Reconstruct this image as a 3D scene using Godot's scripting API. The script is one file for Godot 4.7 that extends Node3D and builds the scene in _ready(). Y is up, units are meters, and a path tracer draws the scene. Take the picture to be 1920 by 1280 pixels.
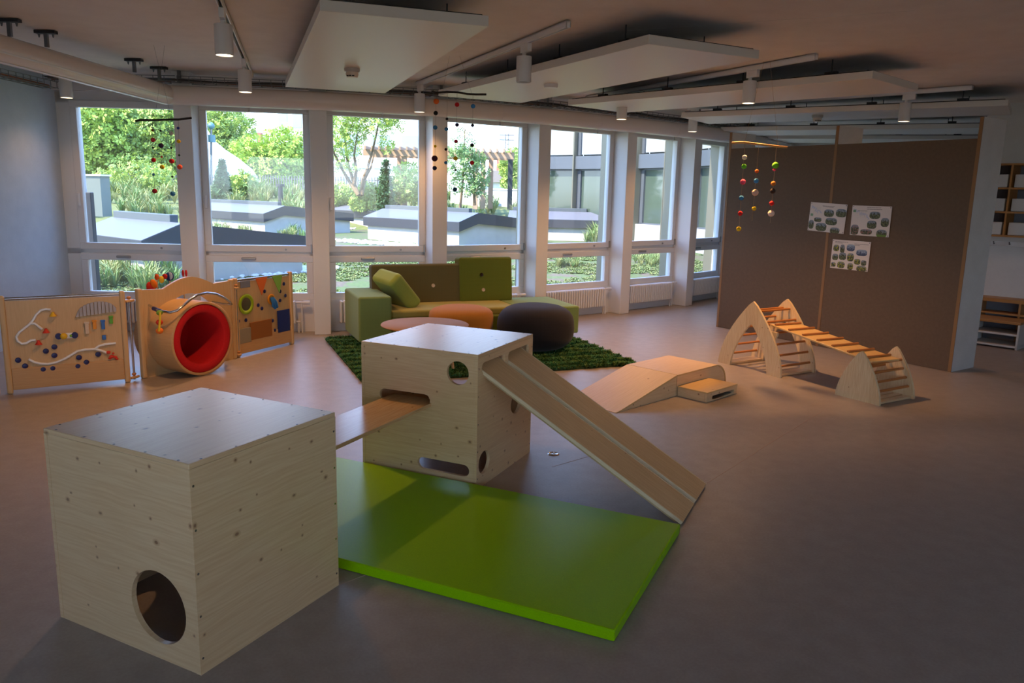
extends Node3D

# ---------------------------------------------------------------- camera constants and pixel helpers (1920 x 1280 frame)
const FOCAL := 1460.0
const EYE := Vector3(0, 1.62, 0)
var view: Basis
var M := {}
var used_names := {}
var rng := RandomNumberGenerator.new()

func set_view() -> void:
	var pitch := deg_to_rad(10.8)
	var roll := deg_to_rad(-1.28)
	var u := Vector3(1, 0, 0)
	var v := Vector3(0, cos(pitch), -sin(pitch))
	var x := u * cos(roll) - v * sin(roll)
	var y := u * sin(roll) + v * cos(roll)
	view = Basis(x, y, x.cross(y))

func ray(px: float, py: float) -> Vector3:
	return view * Vector3((px - 960.0) / FOCAL, (640.0 - py) / FOCAL, -1.0)

func P(px: float, py: float, h := 0.0) -> Vector3:
	var r := ray(px, py)
	return EYE + r * ((h - EYE.y) / r.y)

func PZ(px: float, py: float, z: float) -> Vector3:
	var r := ray(px, py)
	return EYE + r * (z / r.z)

func PV(px: float, py: float, o: Vector3, n: Vector3) -> Vector3:
	var r := ray(px, py)
	return EYE + r * ((o - EYE).dot(n) / r.dot(n))

func HT(px: float, py: float, g: Vector3) -> float:
	var r := ray(px, py)
	return EYE.y + r.y * (Vector2(g.x, g.z).length() / Vector2(r.x, r.z).length())

func frame(o: Vector3, xdir: Vector3) -> Transform3D:
	var x := Vector3(xdir.x, 0, xdir.z).normalized()
	return Transform3D(Basis(x, Vector3.UP, x.cross(Vector3.UP)), o)

func along(dir: Vector3, hint := Vector3.UP) -> Basis:
	var x := dir.normalized()
	var z := x.cross(hint).normalized()
	return Basis(x, z.cross(x), z)

func flat(v: Vector3) -> Vector3:
	return Vector3(v.x, 0, v.z)

func C8(r: float, g: float, b: float) -> Color:
	return Color(r / 255.0, g / 255.0, b / 255.0)

# ---------------------------------------------------------------- mesh builder
class MB:
	var v := PackedVector3Array()
	var n := PackedVector3Array()
	var uv := PackedVector2Array()

	func tri(a: Vector3, b: Vector3, c: Vector3, na: Vector3, nb: Vector3, nc: Vector3) -> void:
		if (b - a).cross(c - a).dot(na + nb + nc) > 0.0:
			v.append(a); v.append(c); v.append(b)
			n.append(na); n.append(nc); n.append(nb)
		else:
			v.append(a); v.append(b); v.append(c)
			n.append(na); n.append(nb); n.append(nc)

	func ftri(a: Vector3, b: Vector3, c: Vector3, out: Vector3) -> void:
		var m := (b - a).cross(c - a).normalized()
		if m.dot(out) < 0.0:
			m = -m
		tri(a, b, c, m, m, m)

	func quad(a: Vector3, b: Vector3, c: Vector3, d: Vector3, out: Vector3) -> void:
		ftri(a, b, c, out)
		ftri(a, c, d, out)

	func squad(a: Vector3, b: Vector3, c: Vector3, d: Vector3, na: Vector3, nb: Vector3, nc: Vector3, nd: Vector3) -> void:
		tri(a, b, c, na, nb, nc)
		tri(a, c, d, na, nc, nd)

	func box(c: Vector3, s: Vector3, b := Basis.IDENTITY) -> void:
		var h := s * 0.5
		for ax in 3:
			for sg in [-1.0, 1.0]:
				var nn := Vector3.ZERO
				nn[ax] = sg
				var u := Vector3.ZERO
				u[(ax + 1) % 3] = h[(ax + 1) % 3]
				var w := Vector3.ZERO
				w[(ax + 2) % 3] = h[(ax + 2) % 3]
				var o := nn * h[ax]
				quad(c + b * (o - u - w), c + b * (o + u - w), c + b * (o + u + w), c + b * (o - u + w), b * nn)

	func rbox(c: Vector3, s: Vector3, r: float, b := Basis.IDENTITY, fine := false) -> void:
		var h := s * 0.5
		var f: Array = [0.0, 0.22, 0.55, 1.0] if fine else [0.0, 0.45, 1.0]
		for ax in 3:
			var iu := (ax + 1) % 3
			var iw := (ax + 2) % 3
			var us := []
			var ws := []
			for k in f: us.append(-h[iu] + r * k)
			for k in range(f.size() - 1, -1, -1): us.append(h[iu] - r * f[k])
			for k in f: ws.append(-h[iw] + r * k)
			for k in range(f.size() - 1, -1, -1): ws.append(h[iw] - r * f[k])
			for sg in [-1.0, 1.0]:
				var pts := []
				var nrm := []
				for a in us:
					for e in ws:
						var p := Vector3.ZERO
						p[ax] = sg * h[ax]
						p[iu] = a
						p[iw] = e
						var q := Vector3(clampf(p.x, -h.x + r, h.x - r), clampf(p.y, -h.y + r, h.y - r), clampf(p.z, -h.z + r, h.z - r))
						var d := (p - q).normalized()
						pts.append(c + b * (q + d * r))
						nrm.append(b * d)
				var m := ws.size()
				for i in us.size() - 1:
					for j in m - 1:
						var k0 := i * m + j
						squad(pts[k0], pts[k0 + m], pts[k0 + m + 1], pts[k0 + 1], nrm[k0], nrm[k0 + m], nrm[k0 + m + 1], nrm[k0 + 1])

	func cyl(a: Vector3, e: Vector3, r0: float, r1 := -1.0, seg := 14, caps := true) -> void:
		if r1 < 0.0: r1 = r0
		var d := (e - a).normalized()
		var s := d.cross(Vector3.UP if absf(d.y) < 0.95 else Vector3.RIGHT).normalized()
		var t := d.cross(s)
		for i in seg:
			var p0 := s * cos(TAU * i / seg) + t * sin(TAU * i / seg)
			var p1 := s * cos(TAU * (i + 1) / seg) + t * sin(TAU * (i + 1) / seg)
			squad(a + p0 * r0, a + p1 * r0, e + p1 * r1, e + p0 * r1, p0, p1, p1, p0)
			if caps:
				if r0 > 0.0: ftri(a, a + p0 * r0, a + p1 * r0, -d)
				if r1 > 0.0: ftri(e, e + p0 * r1, e + p1 * r1, d)

	func tube(pts: Array, r: float, seg := 10, caps := true) -> void:
		var rings := []
		var ss := Vector3.ZERO
		for i in pts.size():
			var d: Vector3
			if i == 0: d = (pts[1] - pts[0]).normalized()
			elif i == pts.size() - 1: d = (pts[i] - pts[i - 1]).normalized()
			else: d = ((pts[i + 1] - pts[i]).normalized() + (pts[i] - pts[i - 1]).normalized()).normalized()
			if ss == Vector3.ZERO:
				ss = d.cross(Vector3.UP if absf(d.y) < 0.9 else Vector3.RIGHT).normalized()
			ss = (ss - d * ss.dot(d)).normalized()
			var t := d.cross(ss)
			var ring := []
			for k in seg:
				ring.append(ss * cos(TAU * k / seg) + t * sin(TAU * k / seg))
			rings.append(ring)
			if caps and (i == 0 or i == pts.size() - 1):
				for k in seg:
					ftri(pts[i], pts[i] + ring[k] * r, pts[i] + ring[(k + 1) % seg] * r, -d if i == 0 else d)
		for i in pts.size() - 1:
			for k in seg:
				var q := (k + 1) % seg
				var a: Vector3 = rings[i][k]
				var b: Vector3 = rings[i][q]
				var c: Vector3 = rings[i + 1][q]
				var e: Vector3 = rings[i + 1][k]
				squad(pts[i] + a * r, pts[i] + b * r, pts[i + 1] + c * r, pts[i + 1] + e * r, a, b, c, e)

	func lathe(prof: Array, seg := 24, xf := Transform3D.IDENTITY) -> void:
		for i in prof.size() - 1:
			var a: Vector2 = prof[i]
			var b: Vector2 = prof[i + 1]
			var na := _ln(prof, i, true)
			var nb := _ln(prof, i, false)
			for k in seg:
				var c0 := cos(TAU * k / seg)
				var s0 := sin(TAU * k / seg)
				var c1 := cos(TAU * (k + 1) / seg)
				var s1 := sin(TAU * (k + 1) / seg)
				var B := xf.basis
				squad(xf * Vector3(a.x * c0, a.y, a.x * s0), xf * Vector3(a.x * c1, a.y, a.x * s1), xf * Vector3(b.x * c1, b.y, b.x * s1), xf * Vector3(b.x * c0, b.y, b.x * s0),
					B * Vector3(na.x * c0, na.y, na.x * s0), B * Vector3(na.x * c1, na.y, na.x * s1), B * Vector3(nb.x * c1, nb.y, nb.x * s1), B * Vector3(nb.x * c0, nb.y, nb.x * s0))

	func _seg(prof: Array, i: int) -> Vector2:
		var d: Vector2 = prof[i + 1] - prof[i]
		return Vector2(d.y, -d.x).normalized()

	func _ln(prof: Array, i: int, first: bool) -> Vector2:
		var m := _seg(prof, i)
		var o := m
		if first and i > 0: o = _seg(prof, i - 1)
		if not first and i < prof.size() - 2: o = _seg(prof, i + 1)
		return (m + o).normalized() if m.dot(o) > 0.6 else m

	func prism(poly: PackedVector2Array, t: float, xf := Transform3D.IDENTITY, smooth := 0.8) -> void:
		var idx := Geometry2D.triangulate_polygon(poly)
		var f := Vector3(0, 0, t * 0.5)
		for i in range(0, idx.size(), 3):
			var a := Vector3(poly[idx[i]].x, poly[idx[i]].y, 0)
			var b := Vector3(poly[idx[i + 1]].x, poly[idx[i + 1]].y, 0)
			var c := Vector3(poly[idx[i + 2]].x, poly[idx[i + 2]].y, 0)
			ftri(xf * (a + f), xf * (b + f), xf * (c + f), xf.basis.z)
			ftri(xf * (a - f), xf * (b - f), xf * (c - f), -xf.basis.z)
		var cw := 1.0 if Geometry2D.is_polygon_clockwise(poly) else -1.0
		var m := poly.size()
		var en := []
		for i in m:
			var d := poly[(i + 1) % m] - poly[i]
			en.append(Vector2(-d.y, d.x).normalized() * cw)
		for i in m:
			var j := (i + 1) % m
			var n0: Vector2 = en[i]
			var n1: Vector2 = en[i]
			var pr: Vector2 = en[(i + m - 1) % m]
			var nx: Vector2 = en[j]
			if n0.dot(pr) > smooth: n0 = (n0 + pr).normalized()
			if n1.dot(nx) > smooth: n1 = (n1 + nx).normalized()
			var a := Vector3(poly[i].x, poly[i].y, 0)
			var b := Vector3(poly[j].x, poly[j].y, 0)
			var w0 := xf.basis * Vector3(n0.x, n0.y, 0)
			var w1 := xf.basis * Vector3(n1.x, n1.y, 0)
			squad(xf * (a + f), xf * (b + f), xf * (b - f), xf * (a - f), w0, w1, w1, w0)

	# a plate from (0,0) to (w,h) in local XY, thickness t about z = 0, with holes [cx, cy, a, b, slot]
	func plate(w: float, h: float, t: float, holes: Array, xf := Transform3D.IDENTITY) -> void:
		var xs := [0.0, w]
		var ys := [0.0, h]
		for o in holes:
			for k in [o[0] - o[2] - 0.012, o[0] + o[2] + 0.012]: xs.append(clampf(k, 0.0, w))
			for k in [o[1] - o[3] - 0.012, o[1] + o[3] + 0.012]: ys.append(clampf(k, 0.0, h))
		xs.sort()
		ys.sort()
		var z := t * 0.5
		for i in xs.size() - 1:
			for j in ys.size() - 1:
				if xs[i + 1] - xs[i] < 1e-6 or ys[j + 1] - ys[j] < 1e-6: continue
				var cx: float = (xs[i] + xs[i + 1]) * 0.5
				var cy: float = (ys[j] + ys[j + 1]) * 0.5
				var inside := false
				for o in holes:
					if absf(cx - o[0]) < o[2] + 0.012 and absf(cy - o[1]) < o[3] + 0.012: inside = true
				if inside: continue
				for s in [-1.0, 1.0]:
					quad(xf * Vector3(xs[i], ys[j], s * z), xf * Vector3(xs[i + 1], ys[j], s * z), xf * Vector3(xs[i + 1], ys[j + 1], s * z), xf * Vector3(xs[i], ys[j + 1], s * z), xf.basis.z * s)
		for o in holes:
			var A: float = o[2] + 0.012
			var B: float = o[3] + 0.012
			var ring := []
			var hole := []
			for k in 10: ring.append(Vector2(lerpf(-A, A, k / 10.0), -B))
			for k in 10: ring.append(Vector2(A, lerpf(-B, B, k / 10.0)))
			for k in 10: ring.append(Vector2(lerpf(A, -A, k / 10.0), B))
			for k in 10: ring.append(Vector2(-A, lerpf(B, -B, k / 10.0)))
			for q in ring:
				hole.append(_hole(q, o))
			for k in 40:
				var l := (k + 1) % 40
				var c := Vector2(o[0], o[1])
				var r0: Vector2 = ring[k] + c
				var r1: Vector2 = ring[l] + c
				var h0: Vector2 = hole[k] + c
				var h1: Vector2 = hole[l] + c
				for s in [-1.0, 1.0]:
					quad(xf * Vector3(r0.x, r0.y, s * z), xf * Vector3(r1.x, r1.y, s * z), xf * Vector3(h1.x, h1.y, s * z), xf * Vector3(h0.x, h0.y, s * z), xf.basis.z * s)
				var i0 := xf.basis * Vector3(-hole[k].x, -hole[k].y, 0).normalized()
				var i1 := xf.basis * Vector3(-hole[l].x, -hole[l].y, 0).normalized()
				squad(xf * Vector3(h0.x, h0.y, z), xf * Vector3(h1.x, h1.y, z), xf * Vector3(h1.x, h1.y, -z), xf * Vector3(h0.x, h0.y, -z), i0, i1, i1, i0)
		var e := [[Vector2(0, 0), Vector2(w, 0), Vector3.DOWN], [Vector2(w, 0), Vector2(w, h), Vector3.RIGHT], [Vector2(w, h), Vector2(0, h), Vector3.UP], [Vector2(0, h), Vector2(0, 0), Vector3.LEFT]]
		for k in e:
			quad(xf * Vector3(k[0].x, k[0].y, z), xf * Vector3(k[1].x, k[1].y, z), xf * Vector3(k[1].x, k[1].y, -z), xf * Vector3(k[0].x, k[0].y, -z), xf.basis * k[2])

	func _hole(q: Vector2, o: Array) -> Vector2:
		var a: float = o[2]
		var b: float = o[3]
		var d := q.normalized()
		if not o[4]:
			return d / sqrt(d.x * d.x / (a * a) + d.y * d.y / (b * b))
		if absf(d.y) > 1e-6:
			var t := b / absf(d.y)
			if absf(t * d.x) <= a - b: return d * t
		var c := Vector2((a - b) * signf(d.x), 0)
		var bb := d.dot(c)
		return d * (bb + sqrt(maxf(0.0, bb * bb - c.length_squared() + b * b)))

	func ball(c: Vector3, r: Vector3, seg := 12, b := Basis.IDENTITY) -> void:
		var rows := seg / 2
		for i in rows:
			for k in seg:
				var q := []
				var m := []
				for w in [[i, k], [i, k + 1], [i + 1, k + 1], [i + 1, k]]:
					var th: float = PI * w[0] / rows
					var ph: float = TAU * w[1] / seg
					var d := Vector3(sin(th) * cos(ph), cos(th), sin(th) * sin(ph))
					q.append(c + b * (d * r))
					m.append(b * (d / r).normalized())
				squad(q[0], q[1], q[2], q[3], m[0], m[1], m[2], m[3])

	func mesh() -> ArrayMesh:
		var a := []
		a.resize(Mesh.ARRAY_MAX)
		a[Mesh.ARRAY_VERTEX] = v
		a[Mesh.ARRAY_NORMAL] = n
		if uv.size() == v.size() and uv.size() > 0: a[Mesh.ARRAY_TEX_UV] = uv
		var m := ArrayMesh.new()
		m.add_surface_from_arrays(Mesh.PRIMITIVE_TRIANGLES, a)
		return m

# ---------------------------------------------------------------- nodes
func numbered(called: String) -> String:
	if not used_names.has(called):
		used_names[called] = 0
		return called
	used_names[called] += 1
	return "%s_%03d" % [called, used_names[called]]

func thing(called: String, label: String, category: String, xf := Transform3D.IDENTITY, group := "") -> Node3D:
	var o := Node3D.new()
	o.name = numbered(called)
	add_child(o, true)
	o.transform = xf
	o.set_meta("label", label)
	o.set_meta("category", category)
	if group: o.set_meta("group", group)
	return o

func struct(called: String, label: String, xf := Transform3D.IDENTITY) -> Node3D:
	var o := Node3D.new()
	o.name = called
	add_child(o, true)
	o.transform = xf
	o.set_meta("kind", "structure")
	o.set_meta("label", label)
	return o

func part(called: String, mb: MB, m: Material, parent: Node3D, label := "") -> MeshInstance3D:
	return place(called, mb.mesh(), m, parent, Transform3D.IDENTITY, label)

func place(called: String, mesh: Mesh, m: Material, parent: Node3D, xf := Transform3D.IDENTITY, label := "") -> MeshInstance3D:
	var o := MeshInstance3D.new()
	o.mesh = mesh
	o.material_override = m
	o.transform = xf
	o.name = called
	parent.add_child(o, true)
	if label: o.set_meta("label", label)
	return o

func one(called: String, mb: MB, m: Material, label: String, category: String, xf := Transform3D.IDENTITY, group := "") -> MeshInstance3D:
	var o := MeshInstance3D.new()
	o.mesh = mb.mesh()
	o.material_override = m
	o.name = numbered(called)
	add_child(o, true)
	o.transform = xf
	o.set_meta("label", label)
	o.set_meta("category", category)
	if group: o.set_meta("group", group)
	return o

func scatter(called: String, mesh: Mesh, m: Material, xfs: Array, parent: Node3D, cols := []) -> MultiMeshInstance3D:
	var mm := MultiMesh.new()
	mm.transform_format = MultiMesh.TRANSFORM_3D
	mm.use_colors = cols.size() > 0
	mm.mesh = mesh
	mm.instance_count = xfs.size()
	for i in xfs.size():
		mm.set_instance_transform(i, xfs[i])
		if cols.size() > 0: mm.set_instance_color(i, cols[i])
	var o := MultiMeshInstance3D.new()
	o.multimesh = mm
	o.material_override = m
	o.name = called
	parent.add_child(o, true)
	o.set_meta("kind", "stuff")
	return o

# ---------------------------------------------------------------- materials
func mat(c: Color, rough := 0.6, metal := 0.0, spec := 0.5) -> StandardMaterial3D:
	var m := StandardMaterial3D.new()
	m.albedo_color = c
	m.roughness = rough
	m.metallic = metal
	m.metallic_specular = spec
	return m

func tex_mat(img: Image, rough := 0.6, scale := Vector3.ONE, world := false, tint := Color.WHITE, spec := 0.5) -> StandardMaterial3D:
	var m := mat(tint, rough, 0.0, spec)
	m.albedo_texture = ImageTexture.create_from_image(img)
	m.uv1_triplanar = true
	m.uv1_world_triplanar = world
	m.uv1_scale = scale
	m.uv1_triplanar_sharpness = 8.0
	return m

func noise(freq: float, sd: int, oct := 3) -> FastNoiseLite:
	var f := FastNoiseLite.new()
	f.seed = sd
	f.frequency = freq
	f.noise_type = FastNoiseLite.TYPE_SIMPLEX_SMOOTH
	f.fractal_octaves = oct
	return f

# wood with the grain along u; boards across v, knots as dark ellipses with a ring
func wood_image(size: int, base: Color, dark: Color, boards: int, knots: int, grain: float, sd: int) -> Image:
	var im := Image.create(size, size, false, Image.FORMAT_RGB8)
	var g1 := noise(1.0, sd, 4)
	var g2 := noise(1.0, sd + 7, 2)
	var r := RandomNumberGenerator.new()
	r.seed = sd
	var tone := []
	for i in boards: tone.append(r.randf_range(-0.10, 0.12))
	var kn := []
	for i in knots: kn.append([r.randf() * size, r.randf() * size, r.randf_range(0.0025, 0.006) * size, r.randf_range(0.6, 1.6)])
	for y in size:
		var bi := int(floor(float(y) * boards / size))
		var edge: float = absf(fposmod(float(y) * boards / size, 1.0) - 0.5) * 2.0
		for x in size:
			var u := float(x) / size
			var w := float(y) / size
			var warp := g2.get_noise_2d(u * 3.0 + bi * 5.3, w * 6.0) * 0.007
			# the grain fades into itself over the last tenth so that the tile repeats
			var a := g1.get_noise_2d(u * 3.2 + bi * 11.0, (w + warp) * 70.0)
			var e := g1.get_noise_2d((u - 1.0) * 3.2 + bi * 11.0, (w + warp) * 70.0)
			var k := clampf((u - 0.85) / 0.15, 0.0, 1.0)
			var t: float = clampf(0.32 + lerpf(a, e, k) * grain + tone[bi], 0.0, 1.0)
			if boards > 1 and edge > 0.985: t += 0.12
			im.set_pixel(x, y, base.lerp(dark, clampf(t, 0.0, 1.0)))
	for q in kn:
		var R: int = int(q[2] * 4.0) + 2
		for dy in range(-R, R + 1):
			for dx in range(-R, R + 1):
				var d := Vector2(dx / (q[2] * q[3]), dy / q[2]).length()
				var px := posmod(int(q[0]) + dx, size)
				var py := posmod(int(q[1]) + dy, size)
				var c := im.get_pixel(px, py)
				if d < 1.0: c = c.lerp(Color(0.44, 0.25, 0.13), 0.7)
				elif d < 2.6: c = c.lerp(Color(0.62, 0.40, 0.22), 0.45 * (2.6 - d) / 1.6)
				im.set_pixel(px, py, c)
	return im

func mottled(size: int, a: Color, b: Color, freq: float, sd: int, fine := 0.35) -> Image:
	var im := Image.create(size, size, false, Image.FORMAT_RGB8)
	var n1 := noise(freq / size, sd, 4)
	var n2 := noise(freq * 9.0 / size, sd + 3, 2)
	var n3 := noise(freq / size, sd, 4)
	for y in size:
		for x in size:
			var kx := clampf((x - size * 0.85) / (size * 0.15), 0.0, 1.0)
			var ky := clampf((y - size * 0.85) / (size * 0.15), 0.0, 1.0)
			var t := lerpf(lerpf(n1.get_noise_2d(x, y), n3.get_noise_2d(x - size, y), kx), lerpf(n1.get_noise_2d(x, y - size), n3.get_noise_2d(x - size, y - size), kx), ky)
			t = 0.5 + t * 0.6 + n2.get_noise_2d(x, y) * fine
			im.set_pixel(x, y, a.lerp(b, clampf(t, 0.0, 1.0)))
	return im

func weave(size: int, a: Color, b: Color, sd: int) -> Image:
	var im := Image.create(size, size, false, Image.FORMAT_RGB8)
	var r := RandomNumberGenerator.new()
	r.seed = sd
	var row := []
	var col := []
	for i in size:
		row.append(r.randf())
		col.append(r.randf())
	for y in size:
		for x in size:
			var over := (x + y) % 2 == 0
			var t: float = 0.25 + 0.5 * (row[y] if over else col[x]) + r.randf_range(-0.1, 0.1)
			im.set_pixel(x, y, a.lerp(b, clampf(t, 0.0, 1.0)))
	return im

# ================================================================ scene
func _ready() -> void:
	set_view()
	rng.seed = 7
	var cam := Camera3D.new()
	cam.name = "camera"
	cam.transform = Transform3D(view, EYE)
	cam.fov = rad_to_deg(2.0 * atan(640.0 / FOCAL))
	cam.near = 0.05
	cam.far = 400.0
	cam.current = true
	add_child(cam)
	var sky_mat := ProceduralSkyMaterial.new()
	sky_mat.sky_top_color = Color(0.50, 0.70, 1.0)
	sky_mat.sky_horizon_color = Color(0.88, 0.95, 1.0)
	sky_mat.sky_curve = 0.18
	sky_mat.ground_bottom_color = Color(0.45, 0.46, 0.42)
	sky_mat.ground_horizon_color = Color(0.75, 0.78, 0.78)
	sky_mat.sun_angle_max = 2.0
	var sky := Sky.new()
	sky.sky_material = sky_mat
	var env := Environment.new()
	env.background_mode = Environment.BG_SKY
	env.sky = sky
	env.background_energy_multiplier = 4.4
	env.tonemap_mode = Environment.TONE_MAPPER_LINEAR
	env.tonemap_exposure = 1.32
	env.sdfgi_enabled = true
	env.ssao_enabled = true
	env.ssil_enabled = true
	var we := WorldEnvironment.new()
	we.name = "world"
	we.environment = env
	add_child(we)
	var sun := DirectionalLight3D.new()
	sun.name = "sun"
	sun.light_color = Color(1.0, 0.95, 0.86)
	sun.light_energy = 3.6
	sun.light_angular_distance = 2.0
	sun.shadow_enabled = true
	sun.basis = Basis.looking_at(Vector3(0.7, -1.0, -0.55))
	add_child(sun)
	make_materials()
	build_shell()
	build_windows()
	build_partition()
	build_ceiling()
	build_furniture()
	build_play()
	build_outside()
	build_small()

func make_materials() -> void:
	var white := C8(226, 224, 222)
	M.white = mat(white, 0.45)
	M.frame = mat(C8(222, 221, 220), 0.38)
	M.wall = tex_mat(mottled(256, C8(186, 198, 208), C8(195, 206, 215), 8, 3), 0.8, Vector3.ONE * 0.6, true)
	M.wall_room = tex_mat(mottled(256, C8(205, 201, 196), C8(214, 210, 205), 8, 5), 0.8, Vector3.ONE * 0.6, true)
	M.ceiling = tex_mat(mottled(512, C8(216, 206, 199), C8(226, 217, 210), 10, 9, 0.2), 0.75, Vector3.ONE * 0.35, true)
	M.floor = tex_mat(mottled(512, C8(149, 137, 127), C8(161, 150, 141), 14, 11, 0.5), 0.36, Vector3.ONE * 0.5, true)
	M.seam = mat(C8(176, 152, 138), 0.5)
	M.spruce = tex_mat(wood_image(1024, C8(240, 212, 166), C8(202, 152, 98), 5, 34, 0.26, 21), 0.40)
	M.spruce.clearcoat_enabled = true
	M.spruce.clearcoat = 1.0
	M.spruce.clearcoat_roughness = 0.34
	M.spruce_b = M.spruce.duplicate()
	M.spruce_b.uv1_offset = Vector3(0.37, 0.61, 0.23)
	M.spruce_up = tex_mat(rotated(wood_image(512, C8(236, 214, 170), C8(200, 160, 108), 4, 9, 0.4, 31)), 0.45, Vector3.ONE * 1.6)
	M.plank = tex_mat(wood_image(512, C8(226, 190, 136), C8(186, 138, 84), 1, 9, 0.4, 41), 0.22, Vector3.ONE * 1.2)
	M.table = tex_mat(wood_image(256, C8(170, 128, 76), C8(148, 104, 58), 1, 0, 0.4, 45), 0.6, Vector3.ONE * 1.5, false, Color.WHITE, 0.25)
	M.plank_dry = tex_mat(wood_image(512, C8(234, 198, 146), C8(202, 156, 104), 1, 12, 0.4, 47), 0.45, Vector3.ONE * 1.1)
	M.ply_lip = tex_mat(wood_image(256, C8(240, 222, 186), C8(214, 184, 136), 1, 0, 0.3, 49), 0.5, Vector3.ONE * 2.0)
	M.ply_edge = tex_mat(wood_image(256, C8(222, 196, 150), C8(160, 118, 74), 16, 0, 0.3, 43), 0.6, Vector3.ONE * 6.0)
	M.birch = tex_mat(wood_image(512, C8(228, 194, 136), C8(206, 164, 104), 1, 4, 0.35, 51), 0.4, Vector3.ONE * 0.9)
	M.beech = tex_mat(rotated(wood_image(512, C8(216, 180, 128), C8(196, 156, 104), 6, 0, 0.35, 61)), 0.4, Vector3.ONE * 1.3)
	M.beech_h = tex_mat(wood_image(512, C8(208, 166, 112), C8(188, 142, 90), 1, 0, 0.35, 63), 0.4, Vector3.ONE * 1.3)
	M.rung = mat(C8(190, 122, 62), 0.4)
	M.board = tex_mat(mottled(256, C8(92, 75, 57), C8(101, 83, 64), 18, 71, 0.6), 0.75, Vector3.ONE * 1.2)
	M.edge_wood = mat(C8(176, 126, 72), 0.5)
	M.strip = mat(C8(136, 102, 64), 0.6)
	M.steel = mat(C8(190, 190, 192), 0.22, 1.0)
	M.iron = mat(C8(60, 62, 68), 0.5, 0.6)
	M.galv = mat(C8(120, 124, 128), 0.45, 0.7)
	M.panel = mat(C8(222, 217, 208), 0.42)
	M.lamp_white = mat(C8(228, 228, 228), 0.4)
	M.duct = mat(C8(226, 216, 206), 0.22)
	M.copper = mat(C8(150, 84, 48), 0.4, 0.5)
	M.black = mat(C8(24, 24, 28), 0.5)
	M.glass = mat(Color(0.93, 0.98, 0.96, 0.05), 0.02)
	M.glass.transparency = BaseMaterial3D.TRANSPARENCY_ALPHA
	M.handle = mat(C8(168, 168, 168), 0.35, 0.6)
	M.alu = mat(C8(128, 124, 108), 0.4, 0.6)

func rotated(im: Image) -> Image:
	im.rotate_90(CLOCKWISE)
	return im

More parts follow.
